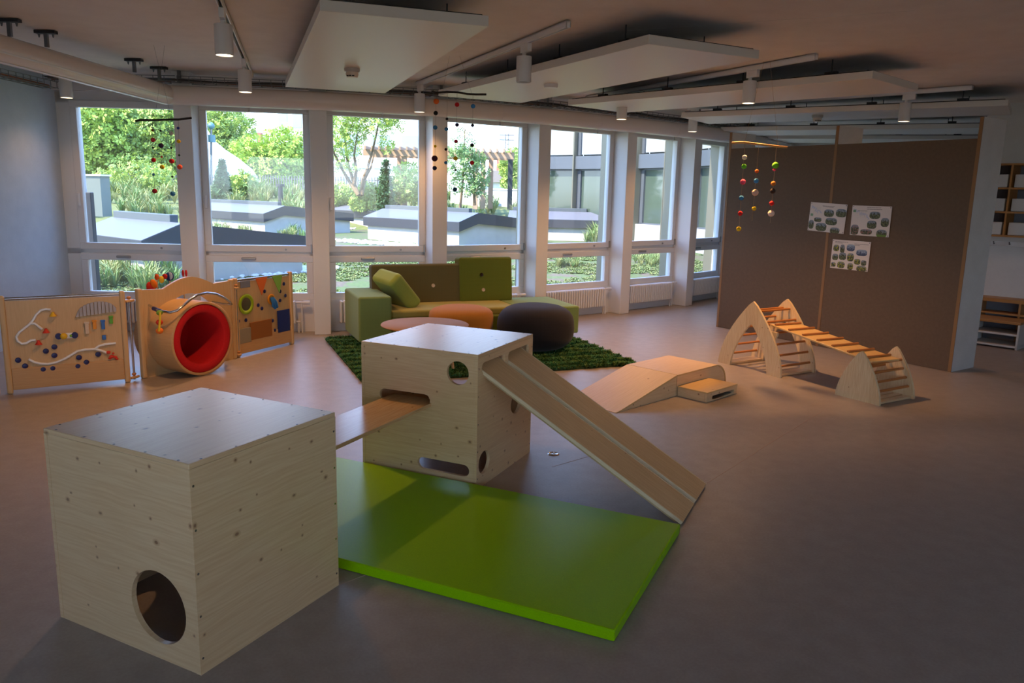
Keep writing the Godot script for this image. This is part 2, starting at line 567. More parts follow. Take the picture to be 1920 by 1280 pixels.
# ================================================================ room shell
const ORD := ["first", "second", "third", "fourth", "fifth", "sixth", "seventh", "eighth", "ninth"]
var WALL := []       # the pillar points along the curved window wall
func build_shell() -> void:
	WALL = [Vector3(-4.95, 0, -8.62), Vector3(-3.515, 0, -8.645), Vector3(-2.195, 0, -8.88), Vector3(-0.965, 0, -9.30), Vector3(0.217, 0, -10.03), Vector3(1.405, 0, -10.925), Vector3(2.495, 0, -11.87), Vector3(3.445, 0, -12.925)]
	var a := 55.0
	while WALL.size() < 20:
		WALL.append(WALL[-1] + Vector3(cos(deg_to_rad(a)), 0, -sin(deg_to_rad(a))) * 1.42)
		a += 8.0
	var poly := PackedVector2Array()
	for i in 10:
		poly.append(Vector2(WALL[i].x, -WALL[i].z))
	for q in [Vector2(9.3, 13.0), Vector2(9.3, -3.6), Vector2(-4.95, -3.6)]:
		poly.append(q)
	var lay := Transform3D(Basis(Vector3.RIGHT, Vector3.FORWARD, Vector3.UP), Vector3.ZERO)
	var fl := struct("floor", "dusty rose brown linoleum floor of the play room")
	var mb := MB.new()
	mb.prism(poly, 0.2, lay.translated(Vector3(0, -0.1, 0)))
	part("linoleum", mb, M.floor, fl)
	for s in [[P(1326, 905), P(1422, 845)], [P(1035, 875), P(1105, 855)], [P(634, 1097), P(700, 1072)], [P(1420, 845), P(1540, 772)]]:
		mb = MB.new()
		var d: Vector3 = s[1] - s[0]
		mb.box(Vector3.ZERO, Vector3(d.length(), 0.001, 0.004))
		place("seam", mb.mesh(), M.seam, fl, frame((s[0] + s[1]) * 0.5 + Vector3(0, 0.0005, 0), d))
	var ce := struct("ceiling", "painted concrete ceiling, warm grey")
	mb = MB.new()
	mb.prism(poly, 0.3, lay.translated(Vector3(0, 2.93, 0)))
	part("slab", mb, M.ceiling, ce)
	for s in [[P(1040, 66, 2.78), P(1260, 52, 2.78)], [P(1260, 52, 2.78), P(1480, 36, 2.78)], [P(1480, 36, 2.78), P(1715, 20, 2.78)]]:
		mb = MB.new()
		var d: Vector3 = s[1] - s[0]
		mb.box(Vector3.ZERO, Vector3(d.length(), 0.001, 0.004))
		place("hairline_joint", mb.mesh(), M.wall_room, ce, frame((s[0] + s[1]) * 0.5 - Vector3(0, 0.0006, 0), d))
	var wl := struct("wall_left", "plain pale wall beside the windows")
	mb = MB.new()
	mb.box(Vector3(-5.05, 1.39, -2.56), Vector3(0.2, 2.78, 12.3))
	part("plaster", mb, M.wall, wl)
	# the wall behind the viewer has a row of windows as well: they light the near sides of things
	var wb := struct("wall_rear", "wall behind the viewer with a row of windows")
	for q in [[-5.15, 9.5, 0.0, 0.75], [-5.15, 9.5, 2.45, 2.78]]:
		mb = MB.new()
		mb.box(Vector3((q[0] + q[1]) * 0.5, (q[2] + q[3]) * 0.5, 3.7), Vector3(q[1] - q[0], q[3] - q[2], 0.2))
		part("plaster", mb, M.wall_room, wb)
	var piers := [-5.15, -4.75, -3.0, -2.7, -0.95, -0.65, 1.1, 1.4, 3.15, 3.45, 5.2, 5.5, 7.25, 9.5]
	for i in 7:
		mb = MB.new()
		mb.box(Vector3((piers[2 * i] + piers[2 * i + 1]) * 0.5, 1.60, 3.7), Vector3(piers[2 * i + 1] - piers[2 * i], 1.70, 0.2))
		part("pier", mb, M.wall_room, wb)
	for i in 6:
		var l: float = piers[2 * i + 1]
		var r: float = piers[2 * i + 2]
		var wn := struct("window_%d" % (10 + i), "%s window in the wall behind the viewer" % ORD[i], Transform3D(Basis.IDENTITY, Vector3((l + r) * 0.5, 0, 3.7)))
		var w := r - l
		mb = MB.new()
		for k in [[0.0, 0.78, w, 0.06], [0.0, 2.42, w, 0.06], [-w * 0.5 + 0.03, 1.60, 0.06, 1.70], [w * 0.5 - 0.03, 1.60, 0.06, 1.70]]:
			mb.box(Vector3(k[0], k[1], 0), Vector3(k[2], k[3], 0.08))
		part("frame", mb, M.frame, wn)
		mb = MB.new()
		mb.box(Vector3(0, 1.60, 0), Vector3(w - 0.1, 1.6, 0.012))
		part("pane", mb, M.glass, wn)
	var wr := struct("wall_right", "plain wall at the far right of the room")
	mb = MB.new()
	mb.box(Vector3(9.4, 1.39, -4.7), Vector3(0.2, 2.78, 16.6))
	part("plaster", mb, M.wall_room, wr)
	var we := struct("wall_end", "end wall of the room behind the partition")
	mb = MB.new()
	var q0: Vector3 = WALL[9]
	var q1 := Vector3(9.3, 0, -13.0)
	mb.box(Vector3((q1 - q0).length() * 0.5, 1.39, -0.1), Vector3((q1 - q0).length(), 2.78, 0.2))
	place("plaster", mb.mesh(), M.wall_room, we, frame(q0, q1 - q0))
	# the wall that carries the shelf, behind the partition
	var bd := Vector3(0.688, 0, 0.726)
	var bn := Vector3(0.726, 0, -0.688)
	var o := Vector3(5.687, 0, -8.625) + bn * 0.66
	var ws := struct("wall_shelf", "white wall carrying the pigeonhole shelf")
	mb = MB.new()
	mb.box(Vector3(2.0, 1.39, -0.08), Vector3(5.6, 2.78, 0.16))
	place("plaster", mb.mesh(), M.wall_room, ws, frame(o, bd))

# ================================================================ windows, pillars, radiators
func build_windows() -> void:
	var head := struct("wall_window", "white sill and head panels of the curved window wall")
	for k in range(1, 10):
		var a: Vector3 = WALL[k - 1]
		var b: Vector3 = WALL[k]
		var w := (b - a).length()
		var xf := frame(a, b - a)
		var mb := MB.new()
		mb.box(Vector3(w * 0.5, 0.185, -0.065), Vector3(w + 0.02, 0.37, 0.17))
		place("sill_panel", mb.mesh(), M.frame, head, xf)
		mb = MB.new()
		mb.box(Vector3(w * 0.5, 2.69, -0.065), Vector3(w + 0.02, 0.20, 0.17))
		place("head_panel", mb.mesh(), M.frame, head, xf)
		var win := struct("window_%d" % k, "white framed two part window, %s counted from the left wall" % ORD[k - 1], xf)
		var l := 0.165 if k > 1 else 0.226
		var r := w - 0.165
		# outer frame
		mb = MB.new()
		mb.box(Vector3(l * 0.5 - 0.03 + 0.0, 1.48, -0.08), Vector3(l - 0.02, 2.22, 0.09))
		mb.box(Vector3((r + w) * 0.5 + 0.03, 1.48, -0.08), Vector3(w - r - 0.02, 2.22, 0.09))
		mb.box(Vector3(w * 0.5, 2.535, -0.08), Vector3(w, 0.13, 0.09))
		mb.box(Vector3(w * 0.5, 0.885, -0.08), Vector3(w, 0.06, 0.09))
		mb.box(Vector3(w * 0.5, 0.385, -0.08), Vector3(w, 0.05, 0.09))
		part("frame", mb, M.frame, win)
		for s in [["upper", 0.98, 2.42], ["lower", 0.44, 0.79]]:
			var y0: float = s[1]
			var y1: float = s[2]
			var t := 0.075
			mb = MB.new()
			mb.rbox(Vector3((l + r) * 0.5, y0 - t * 0.5, -0.045), Vector3(r - l + 2 * t, t, 0.07), 0.008)
			mb.rbox(Vector3((l + r) * 0.5, y1 + t * 0.5, -0.045), Vector3(r - l + 2 * t, t, 0.07), 0.008)
			mb.rbox(Vector3(l - t * 0.5, (y0 + y1) * 0.5, -0.045), Vector3(t, y1 - y0 + 0.002, 0.07), 0.008)
			mb.rbox(Vector3(r + t * 0.5, (y0 + y1) * 0.5, -0.045), Vector3(t, y1 - y0 + 0.002, 0.07), 0.008)
			var sash := part("sash", mb, M.frame, win)
			mb = MB.new()
			mb.box(Vector3((l + r) * 0.5, (y0 + y1) * 0.5, -0.05), Vector3(r - l + 0.01, y1 - y0 + 0.01, 0.012))
			part("pane", mb, M.glass, sash)
			mb = MB.new()
			if s[0] == "lower":
				mb.rbox(Vector3((l + r) * 0.5 - 0.12, y1 + 0.04, 0.0), Vector3(0.16, 0.034, 0.03), 0.014)
				part("handle", mb, M.handle, sash, "grey recessed grip")
			else:
				mb.rbox(Vector3(l - 0.04, 1.45, 0.0), Vector3(0.034, 0.15, 0.03), 0.014)
				part("handle", mb, M.frame, sash)
				mb = MB.new()
				mb.cyl(Vector3(r - 0.22, y0 - 0.045, -0.015), Vector3(r - 0.22, y0 - 0.045, 0.002), 0.012)
				part("lock_button", mb, M.handle, sash)
				mb = MB.new()
				mb.box(Vector3(r + 0.06, y0 - 0.03, 0.0), Vector3(0.012, 0.09, 0.02))
				part("hinge", mb, M.handle, sash)
		# exterior fin
		mb = MB.new()
		mb.box(Vector3(w, 3.0, -0.24), Vector3(0.05, 6.2, 0.18))
		place("fin", mb.mesh(), M.alu, head, xf)
		# radiator
		var rad := thing("radiator", "white column radiator under window %s" % ["next to the left wall", "behind the toy barrel", "behind the sofa arm", "behind the green sofa back", "beside the sofa's chaise end", "between the last two free pillars", "running behind the partition's edge", "behind the partition, first", "behind the partition, second"][k - 1], "radiator", xf, "radiators along the window wall")
		mb = MB.new()
		var x := 0.2
		while x < w - 0.26:
			for z in [0.055, 0.125]:
				mb.cyl(Vector3(x, 0.12, z), Vector3(x, 0.35, z), 0.015, -1, 8, false)
			mb.ball(Vector3(x, 0.35, 0.09), Vector3(0.0165, 0.02, 0.052), 8)
			mb.ball(Vector3(x, 0.12, 0.09), Vector3(0.0165, 0.02, 0.052), 8)
			x += 0.042
		part("columns", mb, M.white, rad)
		mb = MB.new()
		mb.cyl(Vector3(0.19, 0.345, 0.09), Vector3(w - 0.2, 0.345, 0.09), 0.013)
		mb.cyl(Vector3(0.19, 0.125, 0.09), Vector3(w - 0.24, 0.125, 0.09), 0.013)
		part("header_pipe", mb, M.white, rad)
		mb = MB.new()
		mb.cyl(Vector3(w - 0.2, 0.345, 0.09), Vector3(w - 0.13, 0.345, 0.09), 0.022)
		part("valve", mb, M.white, rad)
		mb = MB.new()
		mb.cyl(Vector3(w - 0.22, 0.0, 0.09), Vector3(w - 0.22, 0.345, 0.09), 0.009)
		mb.cyl(Vector3(w - 0.26, 0.0, 0.09), Vector3(w - 0.26, 0.125, 0.09), 0.009)
		part("feed_pipe", mb, M.white, rad)
	for k in range(1, 10):
		var d: Vector3 = (WALL[k] - WALL[k - 1]).normalized() + (WALL[k + 1] - WALL[k]).normalized()
		var t := struct("trim_%d" % k, "white structural pillar right of the %s window from the left wall" % ORD[k - 1], frame(WALL[k], d))
		var mb := MB.new()
		mb.rbox(Vector3(0, 1.39, 0.09), Vector3(0.18, 2.778, 0.30), 0.006)
		part("pillar", mb, M.white, t)

# ================================================================ partition, posters, shelf and bench
func build_partition() -> void:
	var L := flat(P(1344.4, 612.5))
	var R := flat(P(1779.4, 697))
	var pd := (R - L).normalized()
	var xf := frame(L, pd)          # +z of this frame faces the camera side
	var len := (R - L).length()
	var w := struct("wall_partition", "brown board partition with three tall uprights", xf)
	var mid := (flat(P(1536, 648)) - L).dot(pd)
	for x in [0.0, mid, len]:
		var mb := MB.new()
		mb.box(Vector3(x, 1.2, -0.23), Vector3(0.03, 2.4, 0.446))
		part("upright", mb, M.wall_room, w, "white laminated upright")
		mb = MB.new()
		mb.box(Vector3(x, 1.2, -0.005), Vector3(0.032, 2.4, 0.008))
		part("edge_strip", mb, M.strip, w)
	for s in [[0.016, mid - 0.016], [mid + 0.016, len - 0.016]]:
		var mb := MB.new()
		mb.box(Vector3((s[0] + s[1]) * 0.5, 1.105, -0.014), Vector3(s[1] - s[0], 2.205, 0.022))
		part("board", mb, M.board, w, "brown fibreboard panel")
	# posters: flat prints pinned to the board
	var n := xf.basis.z
	var o := L + n * 0.003
	var sheets := [
		["poster", "upper poster of garden photos with a blue map, left of its neighbour", [[1520, 379], [1589, 383], [1582, 439], [1515, 431]], 0],
		["poster", "upper poster with a pale map and a green lawn photo in its corner", [[1598, 385], [1672, 387], [1667, 445], [1594, 440]], 1],
		["poster", "lower single poster with fifteen small round nature photos", [[1561, 448], [1633, 454], [1627, 509], [1557, 502]], 2]]
	for s in sheets:
		var q := []
		for p in s[2]: q.append(PV(p[0], p[1], o, n))
		var c: Vector3 = (q[0] + q[1] + q[2] + q[3]) * 0.25
		var ex: Vector3 = ((q[1] - q[0]) + (q[2] - q[3])) * 0.5
		var ey: Vector3 = ((q[0] - q[3]) + (q[1] - q[2])) * 0.5
		var tilt := atan2(ex.y, Vector2(ex.x, ex.z).length())
		var b := xf.basis * Basis(Vector3(0, 0, 1), tilt)
		var size := Vector2(ex.length(), ey.length())
		var po := thing(s[0], s[1], "poster", Transform3D(b, c), "posters pinned to the partition")
		var mb := MB.new()
		var hx := size.x * 0.5
		var hy := size.y * 0.5
		mb.box(Vector3(0, 0, -0.0006), Vector3(size.x, size.y, 0.0012))
		part("paper", mb, M.white, po)
		mb = MB.new()
		mb.quad(Vector3(-hx, hy, 0.0006), Vector3(hx, hy, 0.0006), Vector3(hx, -hy, 0.0006), Vector3(-hx, -hy, 0.0006), Vector3(0, 0, 1))
		for p in mb.v: mb.uv.append(Vector2(p.x / size.x + 0.5, 0.5 - p.y / size.y))
		var pm := mat(Color.WHITE, 0.5)
		pm.albedo_texture = ImageTexture.create_from_image(poster_image(s[3]))
		part("print", mb, pm, po)
		for e in [Vector3(-hx + 0.012, hy - 0.012, 0), Vector3(hx - 0.012, hy - 0.012, 0), Vector3(hx - 0.012, -hy + 0.012, 0), Vector3(-hx + 0.012, -hy + 0.012, 0)]:
			mb = MB.new()
			mb.cyl(e, e + Vector3(0, 0, 0.004), 0.005, -1, 8)
			part("pin", mb, M.galv, po)
	# shelf and bench on the wall behind
	var bd := Vector3(0.688, 0, 0.726)
	var bn := Vector3(0.726, 0, -0.688)
	var wo := Vector3(5.687, 0, -8.625) + bn * 0.66
	var fx := frame(wo, bd)
	var wn := fx.basis.z
	var so := wo + wn * 0.3
	var s0 := (PV(1854, 441, so, wn) - wo)
	var y0 := s0.y
	var y1 := PV(1872, 308, so, wn).y
	var sh := thing("pigeonhole_shelf", "wall mounted pigeonhole shelf with pale boxes above the hook rail", "shelf", fx)
	var x0 := s0.dot(bd) - 0.25
	var x1 := x0 + 2.0
	var mb2 := MB.new()
	mb2.box(Vector3((x0 + x1) * 0.5, (y0 + y1) * 0.5, 0.006), Vector3(x1 - x0, y1 - y0, 0.01))
	part("back_panel", mb2, mat(C8(120, 122, 130), 0.7), sh)
	for i in 4:
		mb2 = MB.new()
		mb2.box(Vector3((x0 + x1) * 0.5, lerpf(y0, y1, i / 3.0), 0.16), Vector3(x1 - x0, 0.02, 0.30))
		part("shelf_board", mb2, M.edge_wood, sh)
	var bw := mat(C8(206, 204, 200), 0.7)
	for i in 6:
		mb2 = MB.new()
		mb2.box(Vector3(lerpf(x0, x1, i / 5.0), (y0 + y1) * 0.5, 0.16), Vector3(0.02, y1 - y0 + 0.018, 0.302))
		part("divider", mb2, M.edge_wood, sh)
	for i in 5:
		for j in 3:
			if i == 2 and j == 2: continue
			mb2 = MB.new()
			mb2.rbox(Vector3(lerpf(x0, x1, (i + 0.5) / 5.0), lerpf(y0, y1, j / 3.0) + 0.085, 0.17), Vector3(0.33, 0.145, 0.24), 0.006)
			one("storage_box", mb2, bw, "pale storage box standing in a compartment of the pigeonhole shelf", "box", fx, "boxes in the pigeonhole shelf")
	var hr := thing("hook_rail", "white hook rail on the wall under the pigeonhole shelf", "hook rail", fx)
	mb2 = MB.new()
	var hy0 := PV(1870, 456, wo, wn).y
	mb2.rbox(Vector3((x0 + x1) * 0.5, hy0, 0.012), Vector3(x1 - x0, 0.05, 0.02), 0.005)
	part("rail", mb2, M.white, hr)
	for i in 12:
		mb2 = MB.new()
		var hx := x0 + 0.08 + i * 0.165
		mb2.tube([Vector3(hx, hy0, 0.02), Vector3(hx, hy0 - 0.005, 0.05), Vector3(hx, hy0 + 0.025, 0.065)], 0.007, 6)
		part("hook", mb2, M.galv, hr)
	# bench with open compartments and the low unit behind it
	var be := thing("cloakroom_bench", "low white bench with open shoe compartments and wooden edges", "bench", fx)
	var z0 := 0.28
	var z1 := 0.66
	var bx1 := (Vector3(5.687, 0, -8.625) - wo).dot(bd)
	var bx0 := bx1 - 1.9
	var bt := 0.30
	mb2 = MB.new()
	mb2.rbox(Vector3((bx0 + bx1) * 0.5, bt, (z0 + z1) * 0.5), Vector3(bx1 - bx0 + 0.01, 0.03, z1 - z0 + 0.01), 0.004)
	part("seat", mb2, M.edge_wood, be)
	for y in [0.03, 0.165]:
		mb2 = MB.new()
		mb2.box(Vector3((bx0 + bx1) * 0.5, y, (z0 + z1) * 0.5), Vector3(bx1 - bx0, 0.02, z1 - z0))
		part("shelf_board", mb2, M.wall_room, be)
	for i in 5:
		mb2 = MB.new()
		mb2.box(Vector3(lerpf(bx0 + 0.01, bx1 - 0.01, i / 4.0), 0.145, (z0 + z1) * 0.5), Vector3(0.02, 0.29, z1 - z0))
		part("side_panel", mb2, M.wall_room, be)
	var lu := thing("low_wall_unit", "low wooden edged wall unit with dark compartments behind the bench", "cabinet", fx)
	mb2 = MB.new()
	mb2.box(Vector3((x0 + bx1) * 0.5 + 0.4, 0.50, 0.135), Vector3(bx1 - x0 + 1.2, 0.04, 0.26))
	part("top", mb2, M.edge_wood, lu)
	mb2 = MB.new()
	mb2.box(Vector3((x0 + bx1) * 0.5 + 0.4, 0.24, 0.02), Vector3(bx1 - x0 + 1.2, 0.48, 0.02))
	part("back_panel", mb2, mat(C8(120, 122, 130), 0.7), lu)
	for i in 6:
		mb2 = MB.new()
		mb2.box(Vector3(x0 - 0.18 + i * 0.42, 0.24, 0.135), Vector3(0.022, 0.48, 0.25))
		part("divider", mb2, M.edge_wood, lu)
	mb2 = MB.new()
	mb2.box(Vector3((x0 + bx1) * 0.5 + 0.4, 0.345, 0.135), Vector3(bx1 - x0 + 1.2, 0.02, 0.25))
	part("shelf_board", mb2, M.edge_wood, lu)

func poster_image(which: int) -> Image:
	var im := Image.create(560, 430, false, Image.FORMAT_RGB8)
	im.fill(C8(212, 204, 196))
	var n := noise(0.02, 90 + which, 4)
	var spots := []
	if which == 0:
		spots = [[300, 145, 75, 55], [485, 130, 80, 60], [140, 255, 58, 34], [350, 265, 88, 54], [45, 335, 42, 66], [205, 360, 84, 62], [420, 395, 72, 46]]
	elif which == 1:
		spots = [[335, 130, 76, 52], [485, 225, 56, 62], [305, 265, 68, 58], [65, 350, 58, 74], [235, 372, 84, 38], [455, 385, 72, 56]]
	else:
		spots = [[65, 125, 44, 48], [158, 130, 34, 62], [280, 105, 60, 50], [445, 165, 78, 46], [62, 260, 44, 48], [172, 240, 54, 56], [290, 245, 50, 60], [395, 300, 46, 42], [488, 310, 40, 40], [45, 375, 36, 34], [160, 370, 56, 48], [300, 380, 42, 50], [465, 395, 72, 42]]
	for s in spots:
		var k: int = s[0] * 3 + s[1]
		for y in range(maxi(0, s[1] - s[3]), mini(430, s[1] + s[3])):
			for x in range(maxi(0, s[0] - s[2]), mini(560, s[0] + s[2])):
				var d: float = pow(absf(x - s[0]) / float(s[2]), 3.0) + pow(absf(y - s[1]) / float(s[3]), 3.0)
				if d < 1.0:
					var t := n.get_noise_2d(x * 1.6 + k, y * 1.6)
					var v: float = float(y - s[1]) / s[3]
					var c := C8(46, 54, 40).lerp(C8(112, 118, 72), clampf(0.5 + t, 0, 1))
					if v < -0.35 + t * 0.8: c = C8(120, 130, 140)
					if which == 2 and k % 5 == 0 and t > 0.15: c = C8(150, 150, 40)
					if which == 2 and s[0] in [280, 445]: c = C8(58, 70, 96).lerp(C8(140, 156, 176), clampf(0.5 - v + t, 0, 1))
					if which == 1 and s[0] == 455 and v > 0.3: c = C8(92, 128, 44)
					if which == 1 and s[0] < 240 and t > 0.2: c = C8(150, 96, 96)
					im.set_pixel(x, y, c)
	# the maps: thin lines
	if which < 2:
		for i in 260:
			var x := 20 + i * (0.62 if which == 0 else 0.9)
			var y := 40 + 120 * absf(n.get_noise_2d(i * 1.3, 5.0)) + i * 0.35
			im.fill_rect(Rect2i(int(x), int(y), 5, 5), C8(160, 176, 204))
			im.fill_rect(Rect2i(int(x * 0.7) + 40, int(60 + 190 * absf(n.get_noise_2d(9.0, i * 1.1))), 3, 3), C8(186, 190, 176))
		im.fill_rect(Rect2i(18, 170 if which == 0 else 60, 40, 36), C8(110, 150, 120))
	# headings: lines of small unreadable print
	var rows := [[190, 40, 180], [200, 52, 150]] if which == 0 else ([[215, 20, 190], [215, 44, 210], [90, 70, 130]] if which == 1 else [[40, 26, 190], [40, 44, 110], [330, 40, 190], [330, 58, 70]])
	for r in rows:
		var x: int = r[0]
		while x < r[0] + r[2]:
			var w: int = 5 + (x * 7) % 9
			im.fill_rect(Rect2i(x, r[1], w, 7), C8(96, 92, 96))
			x += w + 4
	return im

# ================================================================ ceiling fittings
func build_ceiling() -> void:
	# cooling panels: underside at 2.58 m
	var panels := [
		["ceiling panel over the wooden cubes, carrying a smoke detector", P(600, 20, 2.58), P(911.7, 50, 2.58), P(535, 163, 2.58)],
		["ceiling panel ending above the stick mobile by the windows", P(1216, 82.5, 2.58), P(1433.7, 113.7, 2.58), P(822, 180, 2.58)],
		["ceiling panel reaching over the climbing arch", P(1635.6, 147, 2.58), P(1773, 170, 2.58), P(1067, 197, 2.58)],
		["ceiling panel passing over the brown partition", Vector3(4.88, 2.58, -8.07), Vector3(5.62, 2.58, -8.67), P(1277, 220, 2.58)],
		["ceiling panel behind the partition", Vector3(6.1, 2.58, -10.45), Vector3(6.5, 2.58, -11.35), Vector3(3.0, 2.58, -11.85)],
		["furthest ceiling panel behind the partition", Vector3(7.2, 2.58, -12.3), Vector3(7.45, 2.58, -13.2), Vector3(4.05, 2.58, -13.15)]]
	for p in panels:
		var f: Vector3 = p[1]
		var d: Vector3 = p[3] - f
		var xf := frame(f, d)      # x runs to the windows
		var e: Vector3 = p[2] - f
		var wz := e.dot(xf.basis.z)
		var wd := 0.97 * signf(wz)
		var len := clampf(d.length(), 3.3, 3.55)
		var t := thing("ceiling_panel", "white metal " + p[0], "ceiling panel", xf, "white panels hung under the ceiling")
		var mb := MB.new()
		mb.rbox(Vector3(len * 0.5, 0.03, wd * 0.5), Vector3(len, 0.06, 0.97), 0.003)
		part("tray", mb, M.panel, t)
		mb = MB.new()
		mb.box(Vector3(len * 0.5, 0.066, wd * 0.5), Vector3(len - 0.06, 0.01, 0.91))
		part("insulation", mb, M.black, t)
		for i in 4:
			for k in [0.12, 0.85]:
				mb = MB.new()
				mb.box(Vector3(len * (0.12 + 0.253 * i), 0.085, wd * k), Vector3(0.10, 0.03, 0.05))
				mb.cyl(Vector3(len * (0.12 + 0.253 * i), 0.1, wd * k), Vector3(len * (0.12 + 0.253 * i), 0.2, wd * k), 0.005, -1, 6)
				part("hanger", mb, M.iron, t)
	# smoke detectors under two panels
	var det := [[Vector3(660, 0, 155), P(660, 128, 2.58), "smoke detector under the ceiling panel over the wooden cubes"], [Vector3(1030, 0, 168), P(1033, 158, 2.58), "plain white sensor under the ceiling panel by the stick mobile"], [Vector3(1533, 0, 232), P(1533, 216, 2.58), "smoke detector under the ceiling panel over the partition"]]
	for i in 3:
		var d: Array = det[i]
		var t := thing("smoke_detector", d[2], "smoke detector", Transform3D(Basis.IDENTITY, d[1]))
		var mb := MB.new()
		mb.lathe([Vector2(0, 0), Vector2(0.062, 0), Vector2(0.064, -0.012), Vector2(0.058, -0.03), Vector2(0, -0.03)], 20)
		part("base", mb, M.lamp_white if i == 1 else mat(C8(186, 178, 168), 0.3), t)
		if i != 1:
			mb = MB.new()
			mb.lathe([Vector2(0, -0.03), Vector2(0.05, -0.03), Vector2(0.052, -0.05), Vector2(0.042, -0.072), Vector2(0.0, -0.074)], 20)
			part("chamber", mb, mat(C8(214, 200, 180), 0.4), t)
			for k in 3:
				mb = MB.new()
				var a := 1.2 + k * 0.5
				mb.box(Vector3(cos(a) * 0.048, -0.062, sin(a) * 0.048), Vector3(0.018, 0.007, 0.006), Basis(Vector3.UP, PI * 0.5 - a))
				part("slot", mb, M.black, t)
	# light tracks with cylinder spots
	var tracks := [
		["over the wooden cubes", P(386, -60, 2.75), P(472, 142, 2.75), [[417, 20, true], [455, 113, true]]],
		["ending left of the stick mobile", P(1066, 45, 2.75), P(782, 158, 2.75), [[992, 85, false], [775, 168, true]]],
		["over the climbing ramp", P(1531, 106, 2.75), P(1100, 184, 2.75), [[1420, 135, true], [1154, 175, true]]],
		["ending above the partition", P(1824, 164, 2.75), P(1290, 203, 2.75), [[1705, 178, true], [1249, 212, true]]],
		["beside the left wall", Vector3(-4.15, 2.75, -4.6), Vector3(-4.5, 2.75, -8.15), [[-1, -1, true]]]]
	var where := ["nearest the wooden cube", "over the toy barrel side, near the first window", "switched off, beside the long ceiling panel", "hanging before the third window", "beside the felt ball mobile", "hanging before the last free window", "hanging in front of the partition top", "hanging before the sixth window", "beside the pale left wall"]
	var wi := 0
	for tr in tracks:
		var a: Vector3 = tr[1]
		var b: Vector3 = tr[2]
		var xf := frame(a, b - a)
		var len := (b - a).length()
		var t := thing("light_track", "white ceiling light track " + tr[0], "light track", xf, "light tracks on the ceiling")
		var mb := MB.new()
		for z in [-0.0145, 0.0145]:
			mb.box(Vector3(len * 0.5, 0.0, z), Vector3(len, 0.045, 0.007))
		mb.box(Vector3(len * 0.5, 0.018, 0), Vector3(len, 0.01, 0.036))
		mb.box(Vector3(0.003, 0.0, 0), Vector3(0.006, 0.045, 0.036))
		mb.box(Vector3(len - 0.003, 0.0, 0), Vector3(0.006, 0.045, 0.036))
		part("rail", mb, M.lamp_white, t)
		mb = MB.new()
		mb.box(Vector3(len * 0.5, 0.008, 0), Vector3(len - 0.02, 0.012, 0.02))
		part("conductor", mb, M.black, t)
		for s in tr[3]:
			var q: Vector3 = P(s[0], s[1], 2.72) if s[0] > 0 else P(102, 187, 2.44)
			var k: float = (q - a).dot(xf.basis.x)
			spot(xf * Vector3(minf(k, len - 0.12), -0.0225, 0), xf.basis, s[2], where[wi], [2.4, 2.2, 0.0, 0.9, 4.2, 2.2, 0.8, 0.9, 0.25][wi])
			wi += 1
	# ventilation duct along the windows and the branch towards the viewer
	var path := []
	var off := 0.36
	for k in range(1, 10):
		var d: Vector3 = (WALL[k] - WALL[k - 1]).normalized() + (WALL[k + 1] - WALL[k]).normalized()
		var nrm := frame(Vector3.ZERO, d).basis.z
		path.append(WALL[k] + nrm * off + Vector3(0, 2.525, 0))
	var start: Vector3 = path[0] + (path[0] - path[1]).normalized() * 0.12
	var whole := [start]
	for i in path.size():
		whole.append(path[i])
		if i < path.size() - 1: whole.append((path[i] + path[i + 1]) * 0.5)
	var du := thing("ventilation_duct", "round white ventilation duct running along the window heads", "duct")
	var mb := MB.new()
	mb.tube(whole, 0.095, 22)
	part("pipe", mb, M.duct, du)
	for i in range(2, whole.size() - 1, 2):
		mb = MB.new()
		var dd: Vector3 = (whole[i + 1] - whole[i - 1]).normalized()
		mb.cyl(whole[i] - dd * 0.008, whole[i] + dd * 0.008, 0.098, -1, 22)
		part("joint_ring", mb, M.duct, du)
	for i in path.size() - 1:
		mb = MB.new()
		var m: Vector3 = (path[i] + path[i + 1]) * 0.5
		mb.cyl(m + Vector3(0, -0.13, 0), m + Vector3(0, -0.09, 0), 0.006, -1, 8)
		mb.ball(m + Vector3(0, -0.13, 0), Vector3(0.011, 0.011, 0.011), 8)
		part("drain_plug", mb, M.steel, du)
	var near := P(-260, 20, 2.56)
	var far := start + Vector3(0.02, 0.0, 0.02)
	var br := thing("branch_duct", "long white branch duct hung from dark ceiling brackets at the left", "duct")
	mb = MB.new()
	var bp := []
	for i in 6: bp.append(near.lerp(far, i / 5.0))
	mb.tube(bp, 0.10, 24)
	part("pipe", mb, M.duct, br)
	var bdir := (far - near).normalized()
	var side := bdir.cross(Vector3.UP).normalized()
	for a in [0.35, 1.15]:  # white strips laid on the pipe as its window reflections
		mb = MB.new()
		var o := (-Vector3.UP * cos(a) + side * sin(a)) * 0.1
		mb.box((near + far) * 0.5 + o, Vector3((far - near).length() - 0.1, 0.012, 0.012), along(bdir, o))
		part("highlight_strip", mb, M.lamp_white, br)
	for px in [20.0, 88.0, 253.0, 300.0]:
		# brackets sit on the ceiling above the duct
		var best := near
		for i in 400:
			var q := near.lerp(far, i / 399.0)
			if absf(screen(q + Vector3(0, 0.1, 0)).x - px) < absf(screen(best + Vector3(0, 0.1, 0)).x - px): best = q
		mb = MB.new()
		var bb := Basis(Vector3.RIGHT, Vector3.UP, Vector3.BACK)
		mb.box(Vector3(best.x, 2.765, best.z), Vector3(0.16, 0.022, 0.05), bb)
		part("bracket_plate", mb, M.iron, br, "dark steel bracket")
		mb = MB.new()
		mb.box(Vector3(best.x, 2.705, best.z), Vector3(0.026, 0.1, 0.026), bb)
		part("bracket_post", mb, M.galv, br)
